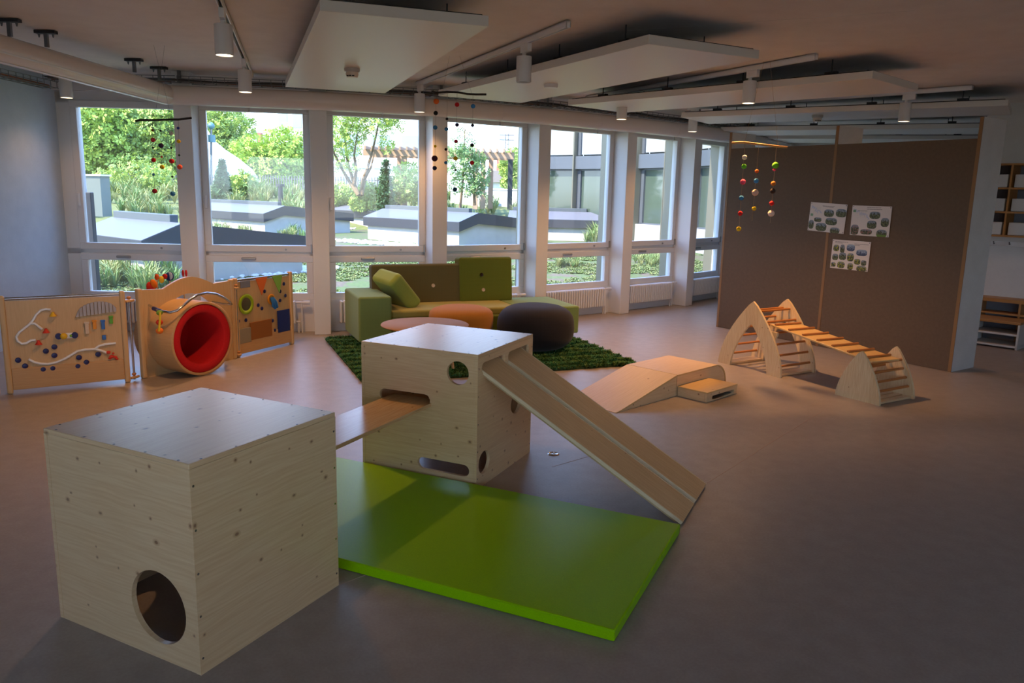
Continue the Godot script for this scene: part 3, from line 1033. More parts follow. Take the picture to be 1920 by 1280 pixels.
		for s in [-0.055, 0.055]:
			mb = MB.new()
			mb.cyl(Vector3(best.x + s, 2.75, best.z), Vector3(best.x + s, 2.725, best.z), 0.01, 0.004, 8)
			part("bolt", mb, M.galv, br)
	# wire cable tray above the duct
	var tray := thing("cable_tray", "grey wire mesh cable tray above the window duct", "cable tray")
	var line := []
	line.append(WALL[0] + Vector3(0.1, 2.66, 0.22))
	for k in range(1, 10):
		var d: Vector3 = (WALL[k] - WALL[k - 1]).normalized() + (WALL[k + 1] - WALL[k]).normalized()
		line.append(WALL[k] + frame(Vector3.ZERO, d).basis.z * 0.27 + Vector3(0, 2.66, 0))
	mb = MB.new()
	var rung := MB.new()
	for i in line.size() - 1:
		var a: Vector3 = line[i]
		var b: Vector3 = line[i + 1]
		var z := frame(a, b - a).basis.z
		for k in [[-0.1, 0.055], [0.1, 0.055], [-0.1, 0.0], [0.1, 0.0], [0.0, 0.0], [0.1, 0.028]]:
			mb.cyl(a + z * k[0] + Vector3(0, k[1], 0), b + z * k[0] + Vector3(0, k[1], 0), 0.0035, -1, 5, false)
		var n := int((b - a).length() / 0.11)
		for j in n:
			var c := a.lerp(b, float(j) / n)
			rung.box(c, Vector3(0.005, 0.005, 0.2), frame(a, b - a).basis)
			for s in [-0.1, 0.1]:
				rung.box(c + z * s + Vector3(0, 0.028, 0), Vector3(0.005, 0.058, 0.005), frame(a, b - a).basis)
	part("long_wires", mb, M.galv, tray)
	part("cross_wires", rung, M.galv, tray)
	for i in range(1, line.size()):
		mb = MB.new()
		mb.box(line[i] + Vector3(0, 0.06, 0), Vector3(0.03, 0.12, 0.03))
		part("hanger", mb, M.galv, tray)
	var cols := [M.copper, mat(C8(120, 112, 108), 0.6), mat(C8(60, 58, 60), 0.6)]
	for j in 3:
		mb = MB.new()
		var pts := []
		for i in line.size() - 1:
			var z: Vector3 = frame(line[i], line[i + 1] - line[i]).basis.z
			for s in 4:
				pts.append(line[i].lerp(line[i + 1], s / 4.0) + z * (0.05 * (j - 1) + 0.02 * sin(i * 3.1 + s * 1.7 + j)) + Vector3(0, 0.02 + 0.008 * sin(s * 2.0 + j), 0))
		mb.tube(pts, 0.012 - 0.002 * j, 6)
		one("cable", mb, cols[j], ["copper brown cable lying in the wire tray", "grey cable lying in the wire tray", "dark thin cable lying in the wire tray"][j], "cable", Transform3D.IDENTITY, "cables in the wire tray")
	# side tray along the left wall
	var t2 := thing("cable_tray", "grey wire mesh cable tray along the top of the pale left wall", "cable tray")
	mb = MB.new()
	for k in [0.0, 0.08, 0.16]:
		mb.cyl(Vector3(-4.92 + k, 2.58, -8.4), Vector3(-4.92 + k, 2.58, -3.0), 0.004, -1, 5, false)
	for k in [0.0, 0.16]:
		mb.cyl(Vector3(-4.92 + k, 2.64, -8.4), Vector3(-4.92 + k, 2.64, -3.0), 0.004, -1, 5, false)
	part("long_wires", mb, M.galv, t2)
	mb = MB.new()
	for i in 48: mb.box(Vector3(-4.84, 2.58, -8.38 + i * 0.112), Vector3(0.16, 0.005, 0.005))
	for i in 48: mb.box(Vector3(-4.76, 2.61, -8.38 + i * 0.112), Vector3(0.005, 0.06, 0.005))
	part("cross_wires", mb, M.galv, t2)
	mb = MB.new()
	mb.tube([Vector3(-4.86, 2.60, -8.4), Vector3(-4.82, 2.605, -6.5), Vector3(-4.87, 2.60, -4.5), Vector3(-4.84, 2.60, -3.0)], 0.016, 6)
	one("cable", mb, M.copper, "thick copper brown cable in the tray on the left wall", "cable")

func screen(p: Vector3) -> Vector2:
	var q := view.inverse() * (p - EYE)
	return Vector2(960.0 + FOCAL * q.x / -q.z, 640.0 - FOCAL * q.y / -q.z)

var warm := Color(1.0, 0.74, 0.48)
func spot(top: Vector3, b: Basis, lit: bool, where: String, power := 2.0) -> void:
	var t := thing("track_spotlight", ("lit" if lit else "white") + " cylinder spotlight " + where, "spotlight", Transform3D(b, top), "cylinder spotlights on the tracks")
	var mb := MB.new()
	mb.rbox(Vector3(0, -0.03, 0), Vector3(0.13, 0.06, 0.036), 0.003)
	part("adapter", mb, M.lamp_white, t)
	mb = MB.new()
	mb.cyl(Vector3(0.03, -0.06, 0), Vector3(0.03, -0.09, 0), 0.016)
	part("stem", mb, M.lamp_white, t)
	mb = MB.new()
	var y0 := -0.085
	var y1 := -0.275
	var R := 0.058
	mb.lathe([Vector2(0, y0), Vector2(R - 0.003, y0), Vector2(R, y0 - 0.003), Vector2(R, y1), Vector2(R - 0.005, y1), Vector2(R - 0.006, y1 + 0.01)], 28, Transform3D(Basis.IDENTITY, Vector3(0.03, 0, 0)))
	part("housing", mb, M.lamp_white, t)
	mb = MB.new()
	mb.lathe([Vector2(R - 0.006, y1 + 0.01), Vector2(0, y1 + 0.01)], 24, Transform3D(Basis.IDENTITY, Vector3(0.03, 0, 0)))
	var glow := mat(C8(60, 58, 56), 0.4)
	if lit:
		glow = mat(C8(250, 240, 225), 0.5)
		glow.emission_enabled = true
		glow.emission = Color(1.0, 0.86, 0.7)
		glow.emission_energy_multiplier = 7.0
	part("lamp_face", mb, glow, t, "glowing lamp face" if lit else "")
	if lit:
		var l := SpotLight3D.new()
		l.name = "light"
		l.position = Vector3(0.03, y1 - 0.004, 0)
		l.rotation = Vector3(-PI * 0.5, 0, 0)
		l.light_color = warm
		l.light_energy = power
		l.light_size = 0.05
		l.spot_range = 30.0
		l.spot_attenuation = 2.0
		l.spot_angle = 64.0
		l.spot_angle_attenuation = 0.8
		l.shadow_enabled = true
		t.add_child(l)

# ================================================================ sofa, cushions, poufs, table, rug
func cloth(a: Color, b: Color, sd: int) -> StandardMaterial3D:
	var m := tex_mat(weave(128, a, b, sd), 0.9, Vector3.ONE * 4.0, false, Color.WHITE, 0.3)
	m.rim_enabled = true
	m.rim = 0.25
	return m

func build_furniture() -> void:
	var u := Vector3(0.925, 0, -0.38)
	var o := Vector3(-1.585, 0.018, -7.925)
	var xf := frame(o, u)
	var lt := cloth(C8(120, 142, 84), C8(136, 158, 98), 1)
	var olive := cloth(C8(94, 88, 56), C8(108, 100, 64), 2)
	var tall := cloth(C8(94, 106, 36), C8(106, 118, 44), 3)
	var seat := cloth(C8(160, 156, 88), C8(176, 168, 100), 4)
	var s := thing("sofa", "large green patchwork sofa with blocky arm, two backs and chaise end", "sofa", xf)
	var mb := MB.new()
	mb.rbox(Vector3(0.175, 0.275, -0.40), Vector3(0.35, 0.48, 0.80), 0.025, Basis.IDENTITY, true)
	part("armrest", mb, lt, s, "light green block armrest")
	mb = MB.new()
	mb.rbox(Vector3(1.435, 0.15, -0.42), Vector3(2.17, 0.24, 0.82), 0.02, Basis.IDENTITY, true)
	part("base", mb, tall, s)
	mb = MB.new()
	mb.rbox(Vector3(1.08, 0.305, -0.42), Vector3(1.45, 0.09, 0.70), 0.03, Basis.IDENTITY, true)
	part("seat_cushion", mb, seat, s, "mustard green seat cushion")
	mb = MB.new()
	mb.rbox(Vector3(2.165, 0.188, -0.395), Vector3(0.72, 0.316, 0.87), 0.022, Basis.IDENTITY, true)
	part("chaise", mb, lt, s, "pale green chaise block")
	var lean := Basis(Vector3.RIGHT, 0.10)
	mb = MB.new()
	mb.rbox(Vector3(0.82, 0.54, -0.73), Vector3(1.08, 0.48, 0.17), 0.03, Basis(Vector3.RIGHT, -0.08), true)
	var lb := part("backrest", mb, olive, s, "low olive brown backrest")
	mb = MB.new()
	mb.rbox(Vector3(1.63, 0.585, -0.73), Vector3(0.66, 0.53, 0.21), 0.035, Basis(Vector3.RIGHT, -0.10), true)
	var tb := part("backrest", mb, tall, s, "tall moss green backrest")
	var bl := mat(C8(214, 190, 160), 0.4)
	var bd := mat(C8(40, 30, 24), 0.4)
	for k in [[812, 535, bl, lb, 0.645], [903, 515, bd, tb, 0.63], [906, 543, bl, tb, 0.62]]:
		var q := xf.affine_inverse() * PV(k[0], k[1], xf * Vector3(0, 0.5, -float(k[4])), xf.basis.z)
		mb = MB.new()
		mb.lathe([Vector2(0, 0.0), Vector2(0.018, 0.0), Vector2(0.022, 0.006), Vector2(0.02, 0.012), Vector2(0.012, 0.009), Vector2(0, 0.009)], 16, Transform3D(Basis(Vector3.RIGHT, PI * 0.5 - 0.08), Vector3(q.x, q.y, q.z)))
		part("button", mb, k[2], k[3])
	for q in [Vector3(0.08, 0, -0.08), Vector3(0.08, 0, -0.72), Vector3(2.45, 0, -0.04), Vector3(2.45, 0, -0.75), Vector3(1.3, 0, -0.1), Vector3(1.3, 0, -0.75)]:
		mb = MB.new()
		mb.cyl(q, q + Vector3(0, 0.05, 0), 0.02, -1, 10)
		part("foot", mb, M.iron, s)
	mb = MB.new()
	mb.rbox(Vector3.ZERO, Vector3(0.46, 0.18, 0.42), 0.05, Basis.IDENTITY, true)
	one("sofa_cushion", mb, cloth(C8(150, 164, 72), C8(166, 180, 88), 5), "thick yellow green cushion leaning on the sofa arm", "cushion", xf * Transform3D(Basis(Vector3.UP, 0.25) * Basis(Vector3(0, 0, 1), deg_to_rad(-48)) * Basis(Vector3.UP, 0.1), Vector3(0.50, 0.53, -0.42)))
	# poufs
	mb = MB.new()
	mb.lathe([Vector2(0, 0.0), Vector2(0.22, 0.0), Vector2(0.28, 0.02), Vector2(0.315, 0.08), Vector2(0.33, 0.20), Vector2(0.332, 0.32), Vector2(0.325, 0.36), Vector2(0.295, 0.39), Vector2(0.22, 0.415), Vector2(0.10, 0.428), Vector2(0, 0.43)], 40)
	one("round_pouf", mb, cloth(C8(184, 118, 42), C8(200, 132, 54), 6), "orange round fabric pouf before the sofa seat", "pouf", Transform3D(Basis.IDENTITY, Vector3(-0.53, 0.045, -7.93)))
	mb = MB.new()
	var prof := []
	for i in 15:
		var a := -PI * 0.5 + PI * i / 14.0
		prof.append(Vector2(0.40 * pow(maxf(cos(a), 0.0), 0.55), 0.232 + 0.232 * signf(sin(a)) * pow(absf(sin(a)), 0.8)))
	prof[0] = Vector2(0, 0)
	prof[14] = Vector2(0, 0.464)
	mb.lathe(prof, 44)
	one("pebble_pouf", mb, cloth(C8(34, 31, 33), C8(52, 47, 48), 7), "big black pebble shaped knit pouf on the green rug", "pouf", Transform3D(Basis.IDENTITY, Vector3(0.24, 0.04, -7.93)))
	# coffee table
	var ct := thing("coffee_table", "round light wood coffee table between the cube and the sofa", "table", Transform3D(Basis.IDENTITY, Vector3(-0.80, 0.045, -7.03)))
	mb = MB.new()
	mb.lathe([Vector2(0, 0.352), Vector2(0.36, 0.352), Vector2(0.40, 0.367), Vector2(0.402, 0.373), Vector2(0.398, 0.378), Vector2(0, 0.378)], 48)
	part("tabletop", mb, M.table, ct)
	for i in 3:
		var a := 0.5 + TAU * i / 3.0
		mb = MB.new()
		mb.cyl(Vector3(cos(a) * 0.31, 0.0, sin(a) * 0.31), Vector3(cos(a) * 0.24, 0.355, sin(a) * 0.24), 0.014, 0.02, 12)
		part("leg", mb, M.plank, ct)
	# shaggy rug: a backing and rows of tufts
	var ro := Vector3(-1.25, 0, -6.40)
	var rx := frame(ro, Vector3(0.927, 0, -0.376))
	var rug := thing("shaggy_rug", "dark green shaggy rug under the sofa and poufs", "rug", rx)
	var W := 2.66
	var D := 2.06
	mb = MB.new()
	mb.box(Vector3(W * 0.5, 0.006, -D * 0.5), Vector3(W, 0.012, D))
	part("backing", mb, mat(C8(40, 66, 34), 0.95), rug)
	mb = MB.new()
	for i in 9:
		var a := TAU * i / 9.0 + 0.3 * sin(i * 5.0)
		var d := Vector3(cos(a), 0, sin(a))
		var e := Vector3(-d.z, 0, d.x) * 0.0032
		var q := d * 0.004
		var h := 0.030 + 0.006 * sin(i * 2.3)
		var m1 := q + d * 0.007 + Vector3(0, h * 0.7, 0)
		var t1 := q + d * 0.02 + Vector3(0, h, 0)
		mb.quad(q - e, q + e, m1 + e, m1 - e, d + Vector3.UP)
		mb.ftri(m1 - e, m1 + e, t1, d + Vector3.UP)
	var xs := []
	var cols := []
	var nz := noise(1.4, 5, 2)
	rng.seed = 5
	var greens := [Color(0.055, 0.155, 0.06), Color(0.07, 0.20, 0.07), Color(0.04, 0.12, 0.06), Color(0.13, 0.21, 0.06), Color(0.08, 0.25, 0.11)]
	for i in 15000:
		var x := rng.randf() * W
		var z := -rng.randf() * D
		# the pile lies in combed rows
		var row := 0.5 + 0.5 * sin(z * 34.0 + 2.0 * nz.get_noise_2d(x * 2.0, z * 2.0))
		var k := 0.75 + 0.55 * row
		var b := Basis(Vector3.UP, rng.randf() * TAU).scaled(Vector3(k * 1.25, k, k * 1.25))
		b = Basis(Vector3.RIGHT, rng.randf_range(-0.35, 0.35)) * Basis(Vector3(0, 0, 1), rng.randf_range(-0.35, 0.35)) * b
		xs.append(Transform3D(b, Vector3(x, 0.009, z)))
		var c: Color = greens[rng.randi() % 5]
		cols.append(c.lerp(greens[3], clampf(nz.get_noise_2d(x * 3.0 + 9.0, z * 3.0), 0.0, 0.6)))
	var pm := mat(Color.WHITE, 0.9, 0.0, 0.2)
	pm.vertex_color_use_as_albedo = true
	scatter("pile", mb.mesh(), pm, xs, rug, cols)

# ================================================================ wooden play things
func loc(xf: Transform3D, px: float, py: float, z := 0.0) -> Vector3:
	return xf.affine_inverse() * PV(px, py, xf * Vector3(0, 0, z), xf.basis.z)

func cube(called: String, label: String, xf: Transform3D, w: float, d: float, h: float, holes: Dictionary, m: Material) -> Node3D:
	var t := 0.019
	var c := thing(called, label, "play cube", xf)
	var mb := MB.new()
	mb.rbox(Vector3(w * 0.5, h - t * 0.5, -d * 0.5), Vector3(w, t, d), 0.003)
	part("lid", mb, m, c)
	var hh := h - t
	mb = MB.new()
	mb.plate(w, hh, t, holes.get("front", []), Transform3D(Basis.IDENTITY, Vector3(0, 0, -t * 0.5)))
	part("side_panel", mb, m, c)
	mb = MB.new()
	mb.plate(w, hh, t, holes.get("back", []), Transform3D(Basis.IDENTITY, Vector3(0, 0, -d + t * 0.5)))
	part("side_panel", mb, m, c)
	var turn := Basis(Vector3(0, 0, -1), Vector3.UP, Vector3(1, 0, 0))
	mb = MB.new()
	mb.plate(d - 2 * t - 0.002, hh, t, holes.get("left", []), Transform3D(turn, Vector3(t * 0.5 + 0.001, 0, -t - 0.001)))
	part("side_panel", mb, m, c)
	mb = MB.new()
	mb.plate(d - 2 * t - 0.002, hh, t, holes.get("right", []), Transform3D(turn, Vector3(w - t * 0.5 - 0.001, 0, -t - 0.001)))
	part("side_panel", mb, m, c)
	# countersunk screws
	var sc := MB.new()
	sc.cyl(Vector3(0, -0.001, 0), Vector3(0, 0.0006, 0), 0.0045, -1, 8)
	var sm := sc.mesh()
	for i in 5:
		var k := 0.08 + 0.84 * i / 4.0
		for z in [-0.010, -d + 0.010]: place("screw", sm, M.galv, c, Transform3D(Basis.IDENTITY, Vector3(w * k, h, z)))
		for x in [0.010, w - 0.010]: place("screw", sm, M.galv, c, Transform3D(Basis.IDENTITY, Vector3(x, h, -d * k)))
		for x in [0.012, w - 0.012]: place("screw", sm, M.steel, c, Transform3D(Basis(Vector3.RIGHT, PI * 0.5), Vector3(x, hh * k, 0)))
	return c

func build_play() -> void:
	var r1 := 1.098
	var r2 := 1.140
	var x1 := frame(Vector3(-1.022, 0, -2.362), Vector3(cos(r1), 0, -sin(r1)))
	var x2 := frame(Vector3(-0.18, 0, -4.078), Vector3(cos(r2), 0, -sin(r2)))
	cube("play_cube", "wooden play cube with one round hole low in its side", x1, 0.71, 0.752, 0.747, {"left": [[0.174, 0.196, 0.136, 0.134, false]], "right": [[0.425, 0.47, 0.18, 0.036, true]], "back": [[0.35, 0.30, 0.15, 0.15, false]]}, M.spruce)
	var look := x2.affine_inverse() * PV(858, 700, x2 * Vector3(0.73, 0, 0), x2.basis.x)
	cube("play_cube", "wooden play cube with slots and several round holes, holding the ramps", x2, 0.741, 0.756, 0.765,
		{"left": [[0.103, 0.65, 0.068, 0.066, false], [0.446, 0.470, 0.168, 0.034, true], [0.192, 0.10, 0.166, 0.034, true]],
		"front": [[0.195, 0.680, 0.148, 0.030, true], [0.533, 0.683, 0.150, 0.030, true], [0.508, 0.375, 0.072, 0.062, false], [0.092, 0.135, 0.068, 0.066, false]],
		"right": [[clampf(-look.z - 0.02, 0.15, 0.6), look.y, 0.12, 0.11, false]], "back": [[0.37, 0.15, 0.30, 0.12, false]]}, M.spruce_b)
	# bridge plank between the cubes
	var bp := thing("bridge_plank", "smooth plank bridging the two wooden cubes", "plank", x2 * Transform3D(Basis.IDENTITY, Vector3(-1.30, 0.438, -0.44)))
	var mb := MB.new()
	mb.rbox(Vector3(0.69, 0.011, 0), Vector3(1.38, 0.020, 0.30), 0.003)
	part("board", mb, M.plank, bp)
	mb = MB.new()
	mb.box(Vector3(1.34, -0.012, 0), Vector3(0.025, 0.024, 0.26))
	part("stop_batten", mb, M.plank, bp)
	# ramp boards
	for k in [[0.072, 0.335, "ramp board with exposed ply edge, hooked in the slot next to the cube corner"], [0.392, 0.655, "ramp board hooked in the slot on the black pouf side"]]:
		var w: float = k[1] - k[0]
		var a := Vector3((k[0] + k[1]) * 0.5, 0.668, -0.03)
		var b := Vector3((k[0] + k[1]) * 0.5, 0.022, 1.105)
		var d := b - a
		var bs := along(d, Vector3.UP)
		var rp := thing("ramp_board", k[2], "ramp", x2 * Transform3D(bs, a), "twin ramp boards leaning on the cube")
		var len := d.length()
		mb = MB.new()
		mb.rbox(Vector3(len * 0.5, 0.004, 0), Vector3(len + 0.05, 0.014, w), 0.002)
		part("deck", mb, M.plank_dry, rp)
		for s in [-1.0, 1.0]:
			mb = MB.new()
			mb.box(Vector3(len * 0.5 + 0.01, -0.010, s * (w * 0.5 - 0.008)), Vector3(len - 0.04, 0.016, 0.015))
			part("edge_batten", mb, M.ply_edge, rp, "layered plywood edge batten")
			mb = MB.new()
			mb.box(Vector3(len * 0.5, 0.003, s * (w * 0.5 + 0.004)), Vector3(len + 0.048, 0.018, 0.008))
			part("edge_lip", mb, M.ply_lip, rp, "pale plywood edge")
		mb = MB.new()
		mb.box(Vector3(len - 0.02, -0.012, 0), Vector3(0.03, 0.018, w - 0.02))
		part("foot_batten", mb, M.ply_edge, rp)
		mb = MB.new()
		mb.box(Vector3(0.03, -0.012, 0), Vector3(0.02, 0.02, w - 0.06))
		part("hook_batten", mb, M.ply_edge, rp)
	# green mat
	var gm := thing("gym_mat", "bright green vinyl gym mat between the two wooden cubes", "mat", x2 * Transform3D(Basis.IDENTITY, Vector3(-1.088, 0, 0.02)))
	mb = MB.new()
	mb.rbox(Vector3(0.529, 0.026, 0.02), Vector3(1.058, 0.048, 2.20), 0.007)
	var mm := tex_mat(mottled(128, C8(136, 188, 0), C8(148, 198, 2), 40, 77, 0.6), 0.32, Vector3.ONE * 3.0, false, Color.WHITE, 0.3)
	part("cover", mb, mm, gm)
	for s in [-1.0, 1.0]:
		mb = MB.new()
		mb.box(Vector3(0.529 + s * 0.529, 0.044, 0.02), Vector3(0.003, 0.003, 2.17))
		part("piping", mb, mm, gm)
	# ramp, rounded podium, step
	var J := P(1268, 742)
	var pf := frame(J, Vector3(0.713, 0, -0.701))
	var H := 0.178
	var D := 0.515
	var cr := thing("wedge_ramp", "birch wedge ramp leading up to the rounded podium", "ramp", pf)
	mb = MB.new()
	var poly := PackedVector2Array([Vector2(-0.74, 0), Vector2(-0.006, 0), Vector2(-0.006, H - 0.012), Vector2(-0.72, 0.006)])
	mb.prism(poly, 0.018, Transform3D(Basis.IDENTITY, Vector3(0, 0, -0.012)))
	part("side_panel", mb, M.spruce_b, cr)
	mb = MB.new()
	mb.prism(poly, 0.018, Transform3D(Basis.IDENTITY, Vector3(0, 0, -D + 0.012)))
	part("side_panel", mb, M.spruce_b, cr)
	mb = MB.new()
	mb.prism(PackedVector2Array([Vector2(-0.80, 0.0), Vector2(-0.785, 0.0), Vector2(-0.70, 0.010), Vector2(-0.03, H - 0.021), Vector2(-0.006, H - 0.012), Vector2(-0.006, H), Vector2(-0.035, H - 0.006), Vector2(-0.70, 0.022), Vector2(-0.75, 0.012), Vector2(-0.80, 0.004)]), D, Transform3D(Basis.IDENTITY, Vector3(0, 0, -D * 0.5)))
	part("deck", mb, M.birch, cr)
	var po := thing("rounded_podium", "low birch podium with one rounded end", "podium", pf)
	var side := PackedVector2Array([Vector2(0.003, 0), Vector2(0.003, H - 0.013)])
	var deck := PackedVector2Array([Vector2(0.003, H - 0.012), Vector2(0.003, H)])
	var R := H - 0.012
	var low := []
	for i in 13:
		var a := PI * 0.5 - PI * 0.5 * i / 12.0
		side.append(Vector2(0.60 + (R - 0.001) * cos(a), (R - 0.001) * sin(a)))
		deck.append(Vector2(0.60 + H * cos(a), H * sin(a)))
		low.append(Vector2(0.60 + R * cos(a), R * sin(a)))
	low.reverse()
	for q in low: deck.append(q)
	for z in [-0.014, -D + 0.014]:
		mb = MB.new()
		mb.prism(side, 0.018, Transform3D(Basis.IDENTITY, Vector3(0, 0, z)))
		part("side_panel", mb, M.spruce_b, po)
	mb = MB.new()
	mb.prism(deck, D, Transform3D(Basis.IDENTITY, Vector3(0, 0, -D * 0.5)), 0.9)
	part("deck", mb, M.birch, po)
	var st := thing("low_step", "low birch step with a slot, standing against the rounded podium", "step", pf)
	var sh := 0.082
	mb = MB.new()
	mb.rbox(Vector3(0.245, sh - 0.007, 0.142), Vector3(0.47, 0.014, 0.28), 0.003)
	part("tread", mb, M.birch, st)
	mb = MB.new()
	mb.plate(0.466, sh - 0.014, 0.018, [[0.25, 0.026, 0.17, 0.016, true]], Transform3D(Basis.IDENTITY, Vector3(0.012, 0, 0.270)))
	part("front_panel", mb, M.spruce_b, st)
	for x in [0.021, 0.469]:
		mb = MB.new()
		mb.box(Vector3(x, (sh - 0.014) * 0.5, 0.132), Vector3(0.018, sh - 0.014, 0.255))
		part("side_panel", mb, M.spruce_b, st)
	build_arches()
	build_playpen()

func ogive(x0: float, x1: float, h: float, n: int, power := 0.72) -> Array:
	var out := []
	var m := (x0 + x1) * 0.5
	for i in n + 1:
		var t := float(i) / n
		out.append(Vector2(x0 + (m - x0) * (0.06 * t + 0.94 * pow(t, 1.75)), h * pow(t, 0.98)))
	for i in range(n - 1, -1, -1):
		var q: Vector2 = out[i]
		out.append(Vector2(x1 - (q.x - x0), q.y))
	# round the tip a little
	out[n] = Vector2(m, h - 0.012)
	return out

func build_arches() -> void:
	var a := P(1346, 678)
	var b := P(1463, 708.5)
	var c := P(1532, 699)
	var xf := frame(a, b - a)
	var L := (b - a).length()
	var D := absf((c - b).dot(xf.basis.z))
	var big := thing("climbing_arch", "tall pointed climbing arch with open sides and round rungs", "climbing arch", xf)
	var outer := ogive(0.0, L, 0.672, 14)
	var inner := ogive(0.155, L - 0.165, 0.455, 10)
	inner.reverse()
	for z in [-0.0125, -D + 0.0125]:
		var poly := PackedVector2Array()
		for q in outer: poly.append(q)
		for q in inner: poly.append(q)
		var mb := MB.new()
		mb.prism(poly, 0.022, Transform3D(Basis.IDENTITY, Vector3(0, 0, z)), 0.85)
		part("side_panel", mb, M.spruce_up, big, "spruce side panel with pointed opening")
	for i in [2, 4, 6, 8, 10, 12]:
		for s in [0, 1]:
			var q: Vector2 = outer[i] if s == 0 else outer[28 - i]
			var mb := MB.new()
			var x := q.x + (0.048 if s == 0 else -0.048)
			var y := q.y - 0.01
			mb.cyl(Vector3(x, y, -0.003), Vector3(x, y, -D + 0.003), 0.0115, -1, 12)
			part("rung", mb, M.rung, big, "orange brown round rung")
	for s in [[0.03, 0.15], [L - 0.15, L - 0.03]]:
		var mb := MB.new()
		mb.box(Vector3((s[0] + s[1]) * 0.5, 0.012, -D * 0.5), Vector3(s[1] - s[0], 0.018, D - 0.05))
		part("foot_board", mb, M.spruce, big)
	var hk := MB.new()
	hk.prism(PackedVector2Array([Vector2(0, 0), Vector2(0.09, 0), Vector2(0.09, -0.03), Vector2(0.045, -0.12), Vector2(0.02, -0.03)]), 0.02, Transform3D(Basis.IDENTITY, Vector3(L - 0.21, 0.40, -0.06)))
	part("hook", hk, M.spruce_up, big)
	# small arch
	var a2 := P(1565, 739)
	var b2 := P(1648, 761)
	var c2 := P(1716, 748)
	var xs := frame(a2, b2 - a2)
	var L2 := (b2 - a2).length()
	var D2 := absf((c2 - b2).dot(xs.basis.z))
	var sm := thing("climbing_arch", "small pointed climbing arch with solid sides and a slatted floor", "climbing arch", xs)
	var o2 := ogive(0.0, L2, 0.425, 12)
	for z in [-0.0125, -D2 + 0.0125]:
		var poly := PackedVector2Array()
		for q in o2: poly.append(q)
		var mb := MB.new()
		mb.prism(poly, 0.022, Transform3D(Basis.IDENTITY, Vector3(0, 0, z)), 0.85)
		part("side_panel", mb, M.spruce_up, sm, "solid spruce side panel")
	for i in [3, 5, 7, 9]:
		for s in [0, 1]:
			var q: Vector2 = o2[i] if s == 0 else o2[24 - i]
			var x := q.x + (0.04 if s == 0 else -0.04)
			if i == 9: x = q.x + (0.02 if s == 0 else -0.02)
			var mb := MB.new()
			mb.cyl(Vector3(x, q.y - 0.01, -0.003), Vector3(x, q.y - 0.01, -D2 + 0.003), 0.0115, -1, 12)
			part("rung", mb, M.rung, sm, "orange brown round rung")
	for i in 5:
		var mb := MB.new()
		mb.box(Vector3(0.05 + i * (L2 - 0.10) / 4.0, 0.012, -D2 * 0.5), Vector3(0.055, 0.018, D2 - 0.05))
		part("floor_slat", mb, M.spruce, sm)
	# ladder board from the big arch to the small one
	var s0 := xf * Vector3(L - 0.215, 0.452, -D * 0.5)
	var e0 := xs * Vector3(L2 * 0.5 + 0.07, 0.318, -D2 * 0.5)
	var d := e0 - s0
	var len := d.length()
	var wv := (xf.basis.z + xs.basis.z).normalized()
	var bx := d.normalized()
	var bz := (wv - bx * wv.dot(bx)).normalized()
	var lb := thing("climbing_board", "sloping board with seven rungs linking the two climbing arches", "climbing board", Transform3D(Basis(bx, bz.cross(bx), bz), s0))
	var mb2 := MB.new()
	mb2.rbox(Vector3(len * 0.5, 0.0, 0), Vector3(len, 0.018, 0.34), 0.006)
	part("board", mb2, M.birch, lb)
	for i in 7:
		mb2 = MB.new()
		var x := 0.05 + i * (len - 0.14) / 6.0
		mb2.cyl(Vector3(x, 0.017, -0.165), Vector3(x, 0.017, 0.165), 0.0105, -1, 12)
		part("rung", mb2, M.rung, lb)

